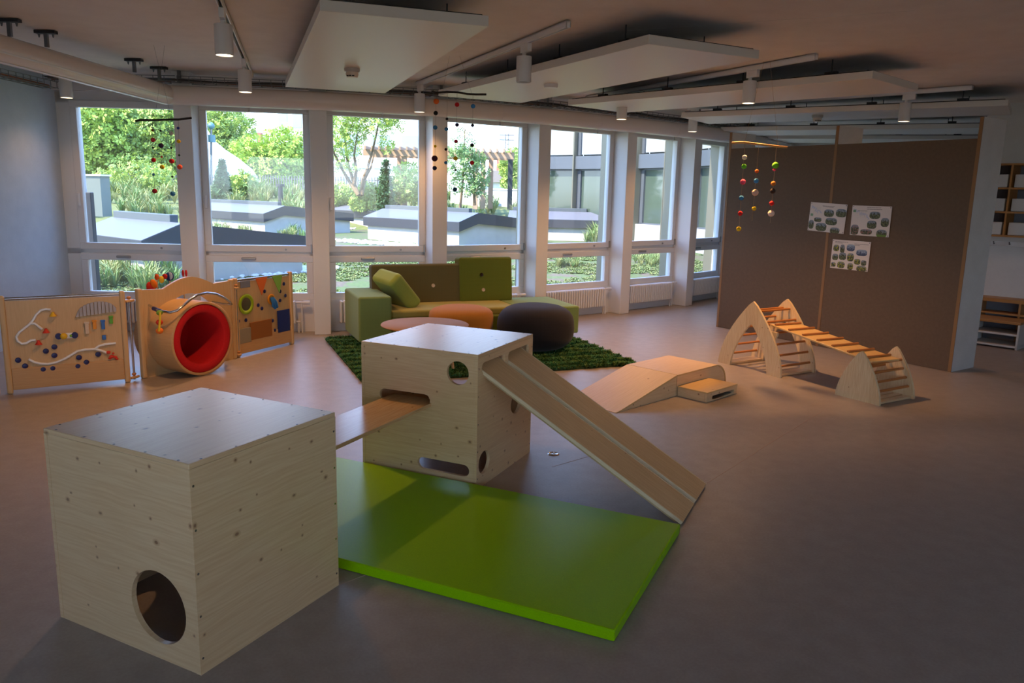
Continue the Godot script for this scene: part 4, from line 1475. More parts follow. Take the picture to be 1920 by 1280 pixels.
func build_playpen() -> void:
	var A := P(20, 738)
	var B := P(240, 716)
	var xa := frame(A, B - A)
	var LA := (B - A).length()
	var HA := HT(15, 559, A)
	var blue := mat(C8(36, 40, 96), 0.35)
	var red := mat(C8(214, 52, 30), 0.5)
	# corner panel running out of view
	var p0 := thing("playpen_panel", "plain beech playpen panel at the left wall end", "playpen panel", frame(A + Vector3(-0.80, 0, 0.448), Vector3(0.75, 0, -0.42)), "playpen panels")
	pen_frame(p0, 0.83, HA, false)
	# marble track panel
	var p1 := thing("playpen_panel", "beech activity panel with white marble tracks and blue dots", "playpen panel", xa, "playpen panels")
	pen_frame(p1, LA, HA, true)
	var z := 0.016
	var tracks := [
		[[95, 580], [86, 579], [76, 582], [68, 590], [62, 600], [55, 608], [46, 615], [36, 623], [31, 631], [33, 639], [41, 644], [50, 643], [58, 638], [67, 637]],
		[[57, 606], [65, 606], [72, 611], [79, 617]],
		[[54, 673], [63, 678], [75, 681], [90, 682], [105, 679], [120, 673], [132, 666], [145, 658], [160, 655], [178, 654], [190, 657], [200, 661]],
		[[178, 654], [186, 648], [197, 645], [217, 643]]]
	var tw := mat(C8(236, 236, 234), 0.35)
	for t in tracks:
		var pts := []
		for q in t: pts.append(loc(xa, q[0], q[1], z) + Vector3(0, 0, 0.002))
		var mb := MB.new()
		mb.tube(pts, 0.010, 8)
		part("marble_track", mb, tw, p1, "white marble track")
	for q in [[34, 675], [47, 686], [81, 692], [99, 690], [86, 658], [102, 650], [102, 666], [146, 686], [148, 670], [162, 679], [184, 664]]:
		var mb := MB.new()
		var p := loc(xa, q[0], q[1], z)
		mb.lathe([Vector2(0, 0.006), Vector2(0.017, 0.006), Vector2(0.021, 0.003), Vector2(0.021, 0)], 16, Transform3D(Basis(Vector3.RIGHT, PI * 0.5), p))
		part("blue_disc", mb, blue, p1, "dark blue disc")
	var yel := mat(C8(230, 180, 30), 0.4)
	for q in [[99, 588, yel], [86, 619, red], [72, 641, red]]:
		var p := loc(xa, q[0], q[1], z)
		var mb := MB.new()
		mb.lathe([Vector2(0.008, 0.016), Vector2(0.012, 0.004), Vector2(0.024, -0.016), Vector2(0.027, -0.018), Vector2(0, -0.018)], 12, Transform3D(Basis.IDENTITY, p + Vector3(0, 0, 0.012)))
		part("track_bell", mb, q[2], p1, "small coloured bell cup")
	for q in [[203, 660, 0.017], [209, 668, 0.019], [216, 669, 0.015], [206, 671, 0.013], [219, 672, 0.012], [212, 662, 0.010]]:
		var p := loc(xa, q[0], q[1], z)
		var mb := MB.new()
		mb.ball(p + Vector3(0, 0, 0.008), Vector3(q[2], q[2] * 0.8, 0.012), 10)
		part("red_flower", mb, red, p1, "red flower cluster at the track end")
	# spinner
	var sp := loc(xa, 125, 629, z)
	var sb := MB.new()
	sb.rbox(sp + Vector3(0, 0, 0.006), Vector3(0.125, 0.045, 0.014), 0.006)
	var spn := part("spinner", sb, tw, p1)
	for k in [-0.055, 0.055]:
		sb = MB.new()
		sb.lathe([Vector2(0, 0.02), Vector2(0.024, 0.02), Vector2(0.026, 0.0)], 14, Transform3D(Basis(Vector3.RIGHT, PI * 0.5), sp + Vector3(k, 0, 0)))
		part("end_wheel", sb, blue, spn)
	sb = MB.new()
	sb.ball(sp + Vector3(-0.022, 0, 0.02), Vector3(0.026, 0.026, 0.018), 12)
	part("yellow_knob", sb, yel, spn)
	sb = MB.new()
	sb.ball(sp + Vector3(0.028, 0, 0.018), Vector3(0.010, 0.010, 0.010), 10)
	part("green_bead", sb, mat(C8(120, 180, 40), 0.4), spn)
	# fan of clear ribs
	var fan := MB.new()
	var fl := loc(xa, 142, 594, z)
	var fr := loc(xa, 219, 583, z)
	var ft := loc(xa, 185, 566, z)
	var nfan := 11
	for i in nfan:
		var t0 := float(i) / nfan
		var t1 := (i + 0.82) / nfan
		var lo0 := fl.lerp(fr, t0)
		var lo1 := fl.lerp(fr, t1)
		var hgt: float = (ft.y - (fl.y + fr.y) * 0.5)
		var h0 := hgt * sqrt(maxf(0.0, 1.0 - pow(2.0 * t0 - 1.0, 2.0))) + 0.004
		var h1 := hgt * sqrt(maxf(0.0, 1.0 - pow(2.0 * t1 - 1.0, 2.0))) + 0.004
		var poly := PackedVector2Array([Vector2(lo0.x, lo0.y), Vector2(lo1.x, lo1.y), Vector2(lo1.x, lo1.y + h1), Vector2(lo0.x, lo0.y + h0)])
		fan.prism(poly, 0.012, Transform3D(Basis.IDENTITY, Vector3(0, 0, z + 0.006)))
	part("rib_fan", fan, mat(C8(176, 172, 174), 0.2), p1, "grey ribbed fan rattle")
	for q in [[163, 614, 0.018, 0.10, C8(214, 190, 160)], [177, 608, 0.017, 0.075, C8(232, 150, 40)], [193, 608, 0.017, 0.078, C8(58, 110, 182)], [195, 632, 0.018, 0.038, C8(58, 110, 182)], [208, 599, 0.016, 0.066, C8(96, 170, 50)]]:
		var p := loc(xa, q[0], q[1], z)
		var mb := MB.new()
		mb.rbox(p + Vector3(0, 0, 0.007), Vector3(q[2] * 1.6, q[3], 0.012), 0.004)
		if q[3] > 0.05: mb.rbox(p + Vector3(0, q[3] * 0.5 - 0.008, 0.009), Vector3(q[2] * 2.1, 0.016, 0.014), 0.004)
		part("flipper", mb, mat(q[4], 0.4), p1, "coloured sliding flipper")
	# barrel panel
	var Cn := P(268, 709)
	var Ce := P(441, 672)
	var xb := frame(Cn, Ce - Cn)
	var LB := (Ce - Cn).length()
	var pb := thing("barrel_tunnel", "beech arch panel with a crawl barrel lined in red fabric", "crawl barrel", xb)
	var HL := loc(xb, 258, 543, 0.0).y
	var HR := loc(xb, 419, 527, 0.0).y
	var HM := loc(xb, 351, 520, 0.0).y
	var hs := minf(HL, HR)
	hs = (HL + HR) * 0.5
	var W0 := 0.0
	var poly := PackedVector2Array([Vector2(0, 0), Vector2(0, hs), Vector2(LB * 0.24, hs - 0.012)])
	for i in 13:
		var t := float(i) / 12.0
		poly.append(Vector2(lerpf(LB * 0.26, LB * 0.76, t), hs - 0.005 + (HM - hs + 0.01) * sin(PI * t)))
	poly.append(Vector2(LB * 0.78, hs - 0.012))
	poly.append(Vector2(LB, hs))
	poly.append(Vector2(LB, 0))
	poly.append(Vector2(LB - 0.12, 0))
	for i in 19:
		var t := float(i) / 18.0
		poly.append(Vector2(lerpf(LB - 0.13, 0.13, t), 0.34 + (hs - 0.34 - 0.075) * pow(sin(PI * clampf(t, 0.02, 0.98)), 0.6)))
	poly.append(Vector2(0.16, 0.12))
	poly.append(Vector2(0.34, 0.04))
	poly.append(Vector2(0.34, 0.0))
	var mb := MB.new()
	mb.prism(poly, 0.026, Transform3D.IDENTITY, 0.85)
	part("arch_panel", mb, M.beech, pb)
	for x in [0.012, LB - 0.012]:
		mb = MB.new()
		mb.rbox(Vector3(x, hs * 0.5 + 0.005, 0.0), Vector3(0.04, hs + 0.01, 0.05), 0.012)
		part("post", mb, M.beech, pb)
	var rc := P(386, 703)
	var Rb := 0.322
	var ci := xb.affine_inverse() * rc
	var zf := ci.z
	var bt := Transform3D(Basis(Vector3.RIGHT, PI * 0.5), Vector3(ci.x, Rb + 0.002, 0))     # local y runs out of the panel
	mb = MB.new()
	mb.lathe([Vector2(Rb - 0.02, -0.16), Vector2(Rb, -0.16), Vector2(Rb, zf - 0.004), Vector2(Rb - 0.004, zf), Vector2(Rb - 0.020, zf), Vector2(Rb - 0.022, zf - 0.004), Vector2(Rb - 0.022, -0.16)], 56, bt)
	part("barrel", mb, M.beech_h, pb)
	var rf := tex_mat(mottled(128, C8(186, 4, 12), C8(204, 8, 18), 20, 88, 0.5), 0.85, Vector3.ONE * 3.0)
	mb = MB.new()
	var pr := []
	for i in 9:
		var a := PI * 0.02 + PI * 0.85 * i / 8.0
		pr.append(Vector2(Rb - 0.062 + 0.040 * cos(a), zf - 0.028 + 0.026 * sin(a)))
	pr.append(Vector2(Rb - 0.10, zf - 0.10))
	pr.append(Vector2(Rb - 0.095, 0.0))
	pr.append(Vector2(Rb - 0.12, -0.13))
	pr.append(Vector2(0.0, -0.15))
	mb.lathe(pr, 56, bt)
	part("red_lining", mb, rf, pb, "padded red fabric lining")
	# bent steel rail with toys
	mb = MB.new()
	var rail := []
	for q in [[280, 572, 0.02], [287, 577, 0.13], [297, 582, 0.24], [318, 586, 0.33], [332, 582, 0.37], [345, 572, 0.38], [357, 561, 0.37], [370, 553, 0.35], [388, 549, 0.32], [405, 551, 0.29], [420, 558, 0.25], [431, 566, 0.21], [434, 570, 0.18], [420, 570, 0.12], [398, 566, 0.02]]:
		rail.append(loc(xb, q[0], q[1], q[2]))
	mb.tube(rail, 0.011, 10)
	part("grab_rail", mb, M.steel, pb, "bent steel grab rail")
	var toys := [[299, 586, 0.022, C8(110, 150, 40)], [299, 604, 0.024, C8(214, 50, 30)], [299, 620, 0.026, C8(238, 120, 30)]]
	for q in toys:
		mb = MB.new()
		mb.ball(loc(xb, q[0], q[1], 0.27), Vector3(q[2] * 1.25, q[2], q[2]), 12)
		part("hanging_ball", mb, mat(q[3], 0.7), pb, "soft hanging ball")
	mb = MB.new()
	mb.tube([loc(xb, 300, 585, 0.30), loc(xb, 300, 600, 0.302), loc(xb, 298, 621, 0.302)], 0.009, 8)
	part("ribbon", mb, mat(C8(232, 196, 40), 0.7), pb)
	mb = MB.new()
	mb.tube([loc(xb, 288, 578, 0.14), loc(xb, 300, 583, 0.25)], 0.018, 10)
	part("rail_sleeve", mb, blue, pb)
	# connectors between panels
	for q in [[xa * Vector3(LA + 0.01, 0, 0), xb * Vector3(-0.03, 0, 0), HA - 0.05, "between the marble track panel and the barrel"], [xb * Vector3(LB + 0.015, 0, 0), xb * Vector3(LB + 0.075, 0, 0), hs - 0.06, "between the barrel and the pennant panel"]]:
		var o: Vector3 = (q[0] + q[1]) * 0.5
		var cn := thing("hinge_connector", "steel rod connector with wooden knobs " + q[3], "connector", frame(o, q[1] - q[0]), "playpen connectors")
		mb = MB.new()
		mb.cyl(Vector3(0, 0.01, 0), Vector3(0, float(q[2]), 0), 0.009)
		part("rod", mb, M.steel, cn)
		for y in [0.03, float(q[2]) - 0.02]:
			mb = MB.new()
			mb.rbox(Vector3(0, y, 0), Vector3((q[1] - q[0]).length() * 0.8, 0.022, 0.04), 0.009)
			part("clamp", mb, M.beech_h, cn)
			mb = MB.new()
			mb.ball(Vector3(0.0, y + 0.026, 0.0), Vector3(0.018, 0.014, 0.018), 10)
			part("knob", mb, M.rung, cn)
	# pennant panel
	var G := P(446, 670)
	var K := P(547, 645)
	var xc := frame(G, K - G)
	var LC := (K - G).length()
	var HC := loc(xc, 545, 512, 0.0).y
	var pc := thing("playpen_panel", "beech activity panel with pennants, green mirror and fabric patches", "playpen panel", xc, "playpen panels")
	pen_frame(pc, LC, HC, true)
	var mp := loc(xc, 461, 570, z)
	mb = MB.new()
	mb.lathe([Vector2(0.062, 0.0), Vector2(0.098, 0.0), Vector2(0.10, 0.008), Vector2(0.09, 0.014), Vector2(0.07, 0.012), Vector2(0.064, 0.004)], 32, Transform3D(Basis(Vector3.RIGHT, PI * 0.5), mp))
	part("mirror_ring", mb, mat(C8(150, 180, 20), 0.5), pc, "lime green ring")
	mb = MB.new()
	mb.lathe([Vector2(0, 0.004), Vector2(0.066, 0.004)], 32, Transform3D(Basis(Vector3.RIGHT, PI * 0.5), mp))
	part("mirror", mb, mat(C8(150, 150, 130), 0.12, 0.8), pc)
	for q in [[[446, 610, 470, 648], C8(150, 140, 118), "grey felt patch"], [[470, 594, 509, 640], C8(150, 92, 36), "brown cord patch"], [[521, 575, 542, 627], C8(28, 48, 110), "dark blue bristle patch"]]:
		var r: Array = q[0]
		var p0_ := loc(xc, r[0], r[3], z)
		var p1_ := loc(xc, r[2], r[1], z)
		var mid := loc(xc, (r[0] + r[2]) * 0.5, (r[1] + r[3]) * 0.5, z)
		mb = MB.new()
		mb.rbox(Vector3(mid.x, mid.y, z + 0.003), Vector3(absf(p1_.x - p0_.x), absf(p1_.y - p0_.y) * 0.86, 0.008), 0.003)
		part("fabric_patch", mb, mat(q[1], 0.95), pc, q[2])
	for q in [[447, 602], [461, 600], [484, 572], [491, 578], [525, 563], [535, 554], [532, 532], [496, 546], [525, 546], [511, 601], [515, 619]]:
		var p := loc(xc, q[0], q[1], z)
		mb = MB.new()
		mb.lathe([Vector2(0, 0.006), Vector2(0.016, 0.006), Vector2(0.019, 0.003), Vector2(0.019, 0)], 14, Transform3D(Basis(Vector3.RIGHT, PI * 0.5), p))
		part("blue_disc", mb, blue, pc, "dark blue disc")
	for q in [[[479, 522], [501, 519], [491, 553], C8(226, 108, 36)], [[510, 518], [529, 515], [524, 549], C8(136, 186, 70)]]:
		var e := []
		for i in 3: e.append(loc(xc, q[i][0], q[i][1], 0.03))
		mb = MB.new()
		mb.prism(PackedVector2Array([Vector2(e[0].x, e[0].y), Vector2(e[1].x, e[1].y), Vector2(e[2].x, e[2].y)]), 0.005, Transform3D(Basis.IDENTITY, Vector3(0, 0, 0.03)))
		part("pennant", mb, mat(q[3], 0.85), pc, "coloured cloth pennant")
	var g0 := loc(xc, 451, 529, 0.03)
	var g1 := loc(xc, 469, 536, 0.03)
	mb = MB.new()
	mb.rbox(Vector3((g0.x + g1.x) * 0.5, (g0.y + g1.y) * 0.5, 0.028), Vector3(absf(g1.x - g0.x), absf(g1.y - g0.y) + 0.02, 0.012), 0.004)
	part("grey_sleeve", mb, mat(C8(120, 122, 130), 0.9), pc)
	# blue cloth pulled through an orange ring
	var rp := loc(xc, 508, 561, z)
	mb = MB.new()
	mb.lathe([Vector2(0.03, 0.0), Vector2(0.052, 0.0), Vector2(0.054, 0.008), Vector2(0.042, 0.013), Vector2(0.032, 0.008)], 24, Transform3D(Basis(Vector3.RIGHT, PI * 0.5), rp))
	part("orange_ring", mb, mat(C8(226, 146, 30), 0.5), pc)
	mb = MB.new()
	for i in 5:
		var dx := -0.02 + 0.012 * i
		mb.tube([rp + Vector3(dx * 0.5, 0.02, 0.012), rp + Vector3(dx + 0.012, -0.03, 0.03 + 0.006 * (i % 2)), rp + Vector3(dx * 1.2 + 0.03, -0.075 - 0.012 * (i % 3), 0.022)], 0.013, 8)
	part("blue_cloth", mb, mat(C8(40, 110, 170), 0.9), pc, "blue cloth pulled through the ring")
	# soft toys standing up behind the barrel arch
	var toyset := [
		["soft_flower", "red and orange soft flower toy behind the barrel arch", [[[283, 540], 0.055, C8(206, 40, 20)], [[288, 532], 0.04, C8(236, 120, 20)]]],
		["soft_bird", "small yellow and red soft bird toy behind the barrel arch", [[[294, 519], 0.026, C8(220, 90, 24)], [[303, 524], 0.03, C8(236, 190, 40)], [[309, 518], 0.022, C8(190, 26, 22)]]],
		["soft_ball", "blue and white soft ball behind the barrel arch", [[[318, 518], 0.042, C8(28, 52, 110)], [[318, 517], 0.03, C8(190, 200, 210)]]],
		["soft_tassel", "red upright cloth tassel behind the barrel arch", [[[343, 512], 0.020, C8(196, 20, 26)], [[349, 512], 0.020, C8(206, 30, 30)]]]]
	for q in toyset:
		var ty := thing(q[0], q[1], "soft toy", xb)
		var i := 0
		for s in q[2]:
			mb = MB.new()
			var p := loc(xb, s[0][0], s[0][1], -0.22 + 0.012 * i)
			var rr: float = s[1]
			var sc := Vector3(rr * 0.75, rr * 1.1, 0.02 + 0.004 * i)
			if q[0] == "soft_ball": sc = Vector3(rr, rr, 0.03 + 0.004 * i) if i == 0 else Vector3(rr * 0.4, rr * 1.2, 0.04)
			if q[0] == "soft_tassel": sc = Vector3(rr * 0.5, rr * 1.6, 0.012)
			mb.ball(p, sc, 14, Basis(Vector3(0, 0, 1), 0.4 if q[0] == "soft_flower" else 0.0))
			part(["body", "patch", "wing"][i], mb, mat(s[2], 0.9), ty)
			i += 1
		# the stick that holds it to the rail
		mb = MB.new()
		var lp := loc(xb, q[2][0][0][0], q[2][0][0][1], -0.22)
		mb.cyl(Vector3(lp.x, lp.y, -0.22), Vector3(lp.x, 0.0, -0.22), 0.006, -1, 8)
		part("stick", mb, M.beech_h, ty)

func pen_frame(t: Node3D, L: float, H: float, rail: bool) -> void:
	for x in [0.0, L]:
		var mb := MB.new()
		mb.rbox(Vector3(x, H * 0.5 + 0.01, 0), Vector3(0.042, H + 0.02, 0.05), 0.014)
		part("post", mb, M.beech, t)
	var mb2 := MB.new()
	mb2.box(Vector3(L * 0.5, (H - 0.02 + 0.20) * 0.5, 0), Vector3(L - 0.04, H - 0.02 - 0.20, 0.016))
	part("board", mb2, M.beech, t)
	mb2 = MB.new()
	mb2.rbox(Vector3(L * 0.5, 0.115, 0.004), Vector3(L - 0.04, 0.17, 0.034), 0.006)
	part("bottom_rail", mb2, M.beech_h, t)
	mb2 = MB.new()
	if rail:
		mb2.cyl(Vector3(0.02, H - 0.005, 0), Vector3(L - 0.02, H - 0.005, 0), 0.012)
		part("top_rail", mb2, M.steel, t, "steel top rail")
	else:
		mb2.rbox(Vector3(L * 0.5, H - 0.005, 0), Vector3(L - 0.04, 0.04, 0.03), 0.006)
		part("top_rail", mb2, M.beech_h, t)

# ================================================================ outside: roof garden, skylights, trees, far buildings
const GROUND := 0.10

func build_outside() -> void:
	M.roof = mat(C8(98, 101, 113), 0.5)
	M.fascia = mat(C8(44, 48, 56), 0.6)
	M.render = tex_mat(mottled(128, C8(172, 170, 164), C8(188, 186, 180), 10, 12), 0.9, Vector3.ONE * 0.4, true)
	M.bark = mat(C8(120, 100, 74), 0.9)
	M.timber = mat(C8(168, 142, 118), 0.8)
	# ground: sedum and gravel, following the outside of the curved wall
	var g := struct("ground", "planted roof terrace with gravel and low green cover")
	var poly := PackedVector2Array()
	for i in 20: poly.append(Vector2(WALL[i].x, -WALL[i].z))
	var far: Vector3 = WALL[19]
	for q in [Vector2(far.x + 1.0, 44), Vector2(-40, 44), Vector2(-40, 4), Vector2(-5.16, 4), Vector2(-5.16, -WALL[0].z)]: poly.append(q)
	var lay := Transform3D(Basis(Vector3.RIGHT, Vector3.FORWARD, Vector3.UP), Vector3(0, GROUND - 0.1, 0))
	var mb := MB.new()
	mb.prism(poly, 0.2, lay)
	var gi := Image.create(512, 512, false, Image.FORMAT_RGB8)
	var n1 := noise(0.012, 4, 3)
	var n2 := noise(0.11, 6, 2)
	for y in 512:
		for x in 512:
			var t := n1.get_noise_2d(x, y) + 0.5 * n2.get_noise_2d(x, y)
			var c := C8(68, 90, 46).lerp(C8(94, 110, 62), clampf(0.5 + n2.get_noise_2d(x + 300, y), 0, 1))
			if t > 0.18: c = C8(112, 98, 86).lerp(C8(84, 74, 66), clampf(0.5 + n2.get_noise_2d(x, y + 700), 0, 1))
			gi.set_pixel(x, y, c)
	part("soil", mb, tex_mat(gi, 0.95, Vector3.ONE * 0.22, true), g)
	var bank := struct("garden_bank", "raised planted bank behind the skylights")
	mb = MB.new()
	var rows := [[-30.0, 0.05], [-34.0, 0.75], [-38.0, 1.15], [-48.0, 1.35], [-90.0, 1.4]]
	for i in rows.size() - 1:
		for k in 12:
			var xa := -60.0 + k * 6.0
			mb.quad(Vector3(xa, rows[i][1], rows[i][0]), Vector3(xa + 6.0, rows[i][1], rows[i][0]), Vector3(xa + 6.0, rows[i + 1][1], rows[i + 1][0]), Vector3(xa, rows[i + 1][1], rows[i + 1][0]), Vector3.UP)
	part("soil", mb, tex_mat(mottled(256, C8(86, 106, 52), C8(122, 120, 78), 20, 14, 0.6), 0.95, Vector3.ONE * 0.15, true), bank)
	low_plants(g)
	# skylights
	var f := Vector3(0.76, 0, 0.65)
	skylight(P(265, 452, 0.78), f, 2.6, 3.0, "nearest dark skylight box outside the first two windows")
	skylight(P(252, 380, 0.78), f, 5.0, 5.0, "furthest skylight box before the leafy trees")
	skylight(P(494, 401, 0.78), f, 5.5, 3.6, "skylight box seen beyond the second window")
	skylight(P(494, 401, 0.78) + Vector3(0.65, 0, -0.76) * 5.6 - f * 0.6, f, 5.0, 4.2, "skylight box behind the one beyond the second window")
	skylight(P(861, 417, 0.78), f, 4.2, 3.6, "large skylight box with white wall beyond the third and fourth windows")
	skylight(P(1122, 414, 0.78), Vector3(1, 0, 0.1), 3.0, 3.0, "pale skylight box in front of the curved office wing")
	pebbles()
	downpipe()
	vegetation()
	far_buildings()
	office_wing()

func skylight(B: Vector3, f: Vector3, L: float, D: float, label: String) -> void:
	# B is the eave at the corner; x runs along the eave away from it, z towards the front
	var xf := frame(Vector3(B.x, GROUND, B.z), f)
	var t := thing("skylight_box", label, "skylight", xf, "skylight boxes on the roof terrace")
	var e := B.y - GROUND
	var r := e + 0.25
	var k := e - 0.02
	var fh := 0.26
	var mb := MB.new()
	mb.prism(PackedVector2Array([Vector2(0.1, 0), Vector2(0.1, e - fh + 0.06), Vector2(D * 0.22, r - fh), Vector2(D - 0.1, k - fh + 0.04), Vector2(D - 0.1, 0)]), L - 0.2, Transform3D(Basis(Vector3(0, 0, -1), Vector3.UP, Vector3(1, 0, 0)), Vector3(-L * 0.5, 0, 0)))
	part("wall", mb, M.render, t, "white rendered base wall")
	# fascia body: asymmetric gable profile along the depth
	var prof := PackedVector2Array([Vector2(0, e - fh), Vector2(0, e), Vector2(D * 0.22, r), Vector2(D, k), Vector2(D, k - fh)])
	prof.append(Vector2(D * 0.22, r - fh - 0.04))
	mb = MB.new()
	mb.prism(prof, L, Transform3D(Basis(Vector3(0, 0, -1), Vector3.UP, Vector3(1, 0, 0)), Vector3(-L * 0.5, 0, 0)))
	part("fascia", mb, M.fascia, t, "dark grey metal fascia")
	mb = MB.new()
	var a := Vector3(0, e + 0.006, 0.0)
	var b := Vector3(0, r + 0.006, -D * 0.22)
	mb.box((a + b) * 0.5 + Vector3(-L * 0.5, 0, 0), Vector3(L - 0.01, 0.012, (b - a).length()), Basis(Vector3.RIGHT, atan2(r - e, D * 0.22)))
	part("roof_sheet", mb, M.roof, t, "pale metal roof sheet")
	mb = MB.new()
	var c := Vector3(0, k + 0.006, -D)
	mb.box((c + b) * 0.5 + Vector3(-L * 0.5, 0, 0), Vector3(L - 0.01, 0.012, (b - c).length()), Basis(Vector3.RIGHT, -atan2(r - k, D * 0.78)))
	part("roof_sheet", mb, M.fascia, t)
	mb = MB.new()
	mb.rbox(Vector3(-L * 0.5 - 0.15, r + 0.06, -D * 0.24), Vector3(L - 0.5, 0.13, 0.14), 0.01)
	part("ridge_bar", mb, mat(C8(76, 84, 88), 0.5), t)

func downpipe() -> void:
	var z := -9.15
	var a := PZ(151, 300, z)
	var t := thing("rain_downpipe", "white downpipe with dark lower sleeve outside the first window", "downpipe", Transform3D(Basis.IDENTITY, Vector3(a.x, 0, z)))
	var h := PZ(151, 360, z).y
	var mb := MB.new()
	mb.cyl(Vector3(0, h, 0), Vector3(0, 3.4, 0), 0.04, -1, 16)
	part("pipe", mb, M.white, t)
	mb = MB.new()
	mb.rbox(Vector3(0.06, (h + GROUND) * 0.5, 0), Vector3(0.085, h - GROUND, 0.08), 0.008)
	part("sleeve", mb, M.fascia, t, "dark grey square sleeve")

func pebbles() -> void:
	rng.seed = 31
	var mb := MB.new()
	mb.ball(Vector3(0, 0.02, 0), Vector3(0.05, 0.03, 0.04), 6)
	var xs := []
	for s in [[P(400, 519, GROUND), P(600, 506, GROUND)], [P(640, 452, GROUND), P(800, 464, GROUND)], [P(625, 432, GROUND), P(690, 425, GROUND)], [P(1040, 447, GROUND), P(1110, 447, GROUND)]]:
		for i in 500:
			var p: Vector3 = s[0].lerp(s[1], rng.randf()) + Vector3(rng.randf_range(-0.3, 0.3), 0, rng.randf_range(-0.45, 0.45))
			xs.append(Transform3D(Basis(Vector3.UP, rng.randf() * TAU).scaled(Vector3.ONE * rng.randf_range(0.6, 1.5)), p))
	var t := Node3D.new()
	t.name = "white_pebbles"
	add_child(t)
	t.set_meta("kind", "stuff")
	t.set_meta("label", "white pebble strips laid along the skylight boxes")
	t.set_meta("category", "pebbles")
	scatter("stones", mb.mesh(), mat(C8(224, 222, 220), 0.8), xs, t)

func blade_mesh(n: int, h: float, spread: float) -> ArrayMesh:
	var mb := MB.new()
	for i in n:
		var a := TAU * i / n + sin(i * 7.0)
		var d := Vector3(cos(a), 0, sin(a))
		var s := Vector3(-d.z, 0, d.x) * h * 0.018
		var hh := h * (0.75 + 0.25 * sin(i * 3.7))
		var m := d * spread * 0.35 + Vector3(0, hh * 0.65, 0)
		var e := d * spread + Vector3(0, hh * (0.86 + 0.14 * cos(i * 2.1)), 0)
		mb.quad(-s, s, m + s, m - s, d)
		mb.ftri(m - s, m + s, e, d)
	return mb.mesh()

func leaf_mat() -> StandardMaterial3D:
	var m := mat(Color.WHITE, 0.7, 0.0, 0.3)
	m.vertex_color_use_as_albedo = true
	m.backlight_enabled = true
	m.backlight = Color(0.5, 0.5, 0.3)
	return m

func low_plants(g: Node3D) -> void:
	rng.seed = 41
	M.leaf = leaf_mat()
	var nz := noise(0.35, 8, 2)
	# sedum cushions
	var mb := MB.new()
	for i in 10:
		var a := TAU * i / 10.0
		var d := Vector3(cos(a), 0.5 + 0.5 * sin(i * 4.0), sin(a)).normalized()
		var s := d.cross(Vector3.UP).normalized() * 0.016
		mb.quad(d * 0.01 - s, d * 0.01 + s, d * 0.06 + s * 1.2, d * 0.06 - s * 1.2, d + Vector3.UP)
	var xs := []
	var cs := []
	for i in 32000:
		var p := Vector3(rng.randf_range(-10.0, 5.0), GROUND, rng.randf_range(-21.0, -8.7))
		if inside_room(p) or nz.get_noise_2d(p.x, p.z) > 0.08: continue
		xs.append(Transform3D(Basis(Vector3.UP, rng.randf() * TAU).scaled(Vector3.ONE * rng.randf_range(0.4, 0.9)), p))
		cs.append(Color(0.12, 0.20, 0.07).lerp(Color(0.24, 0.27, 0.12), rng.randf()))
	scatter("sedum", mb.mesh(), M.leaf, xs, g, cs)
	# tall grasses outside the first window and in clumps further along
	var gm := blade_mesh(26, 1.0, 0.5)
	var clumps := []
	for i in 34: clumps.append([P(rng.randf_range(150, 330), rng.randf_range(508, 545), GROUND), rng.randf_range(0.35, 0.62)])
	for i in 26: clumps.append([P(rng.randf_range(172, 300), rng.randf_range(395, 412), GROUND) * Vector3(1, 1, 1), rng.randf_range(0.4, 0.8)])
	for i in 18: clumps.append([P(rng.randf_range(395, 470), rng.randf_range(428, 446), GROUND), rng.randf_range(0.3, 0.5)])
	for i in 10: clumps.append([P(rng.randf_range(520, 565), rng.randf_range(432, 448), GROUND), rng.randf_range(0.3, 0.5)])
	for i in 10: clumps.append([P(rng.randf_range(1040, 1075), rng.randf_range(494, 502), GROUND), rng.randf_range(0.22, 0.4)])
	for i in 8: clumps.append([P(rng.randf_range(1100, 1125), rng.randf_range(452, 460), GROUND), rng.randf_range(0.4, 0.8)])
	for i in 16: clumps.append([P(rng.randf_range(1198, 1245), rng.randf_range(446, 460), GROUND), rng.randf_range(0.5, 0.9)])
	for i in 12: clumps.append([P(rng.randf_range(1205, 1240), rng.randf_range(488, 500), GROUND), rng.randf_range(0.2, 0.35)])
	for i in 230:
		var bz := rng.randf_range(-41.0, -31.0)
		var by: float = lerpf(0.05, 0.75, clampf((-30.0 - bz) / 4.0, 0.0, 1.0)) + 0.4 * clampf((-34.0 - bz) / 4.0, 0.0, 1.0)
		clumps.append([Vector3(rng.randf_range(-25.0, 1.0), by, bz), rng.randf_range(0.5, 1.1)])
	xs = []
	cs = []
	for c in clumps:
		if inside_room(c[0]): continue
		for k in 3:
			xs.append(Transform3D(Basis(Vector3.UP, rng.randf() * TAU).scaled(Vector3(c[1], c[1] * rng.randf_range(0.8, 1.1), c[1])), c[0] + Vector3(rng.randf_range(-0.2, 0.2), 0, rng.randf_range(-0.2, 0.2))))
			cs.append(Color(0.13, 0.26, 0.09).lerp(Color(0.36, 0.36, 0.16), rng.randf()))
	var t := Node3D.new()
	t.name = "tall_grass"
	add_child(t)
	t.set_meta("kind", "stuff")
	t.set_meta("label", "tufts of tall ornamental grass outside the windows")
	t.set_meta("category", "grass")
	scatter("blades", gm, M.leaf, xs, t, cs)

func inside_room(p: Vector3) -> bool:
	for i in 12:
		var a: Vector3 = WALL[i]
		var b: Vector3 = WALL[i + 1]
		if p.x >= a.x - 0.01 and p.x <= b.x:
			return p.z > lerpf(a.z, b.z, (p.x - a.x) / (b.x - a.x)) - 0.45
	return p.x > WALL[12].x

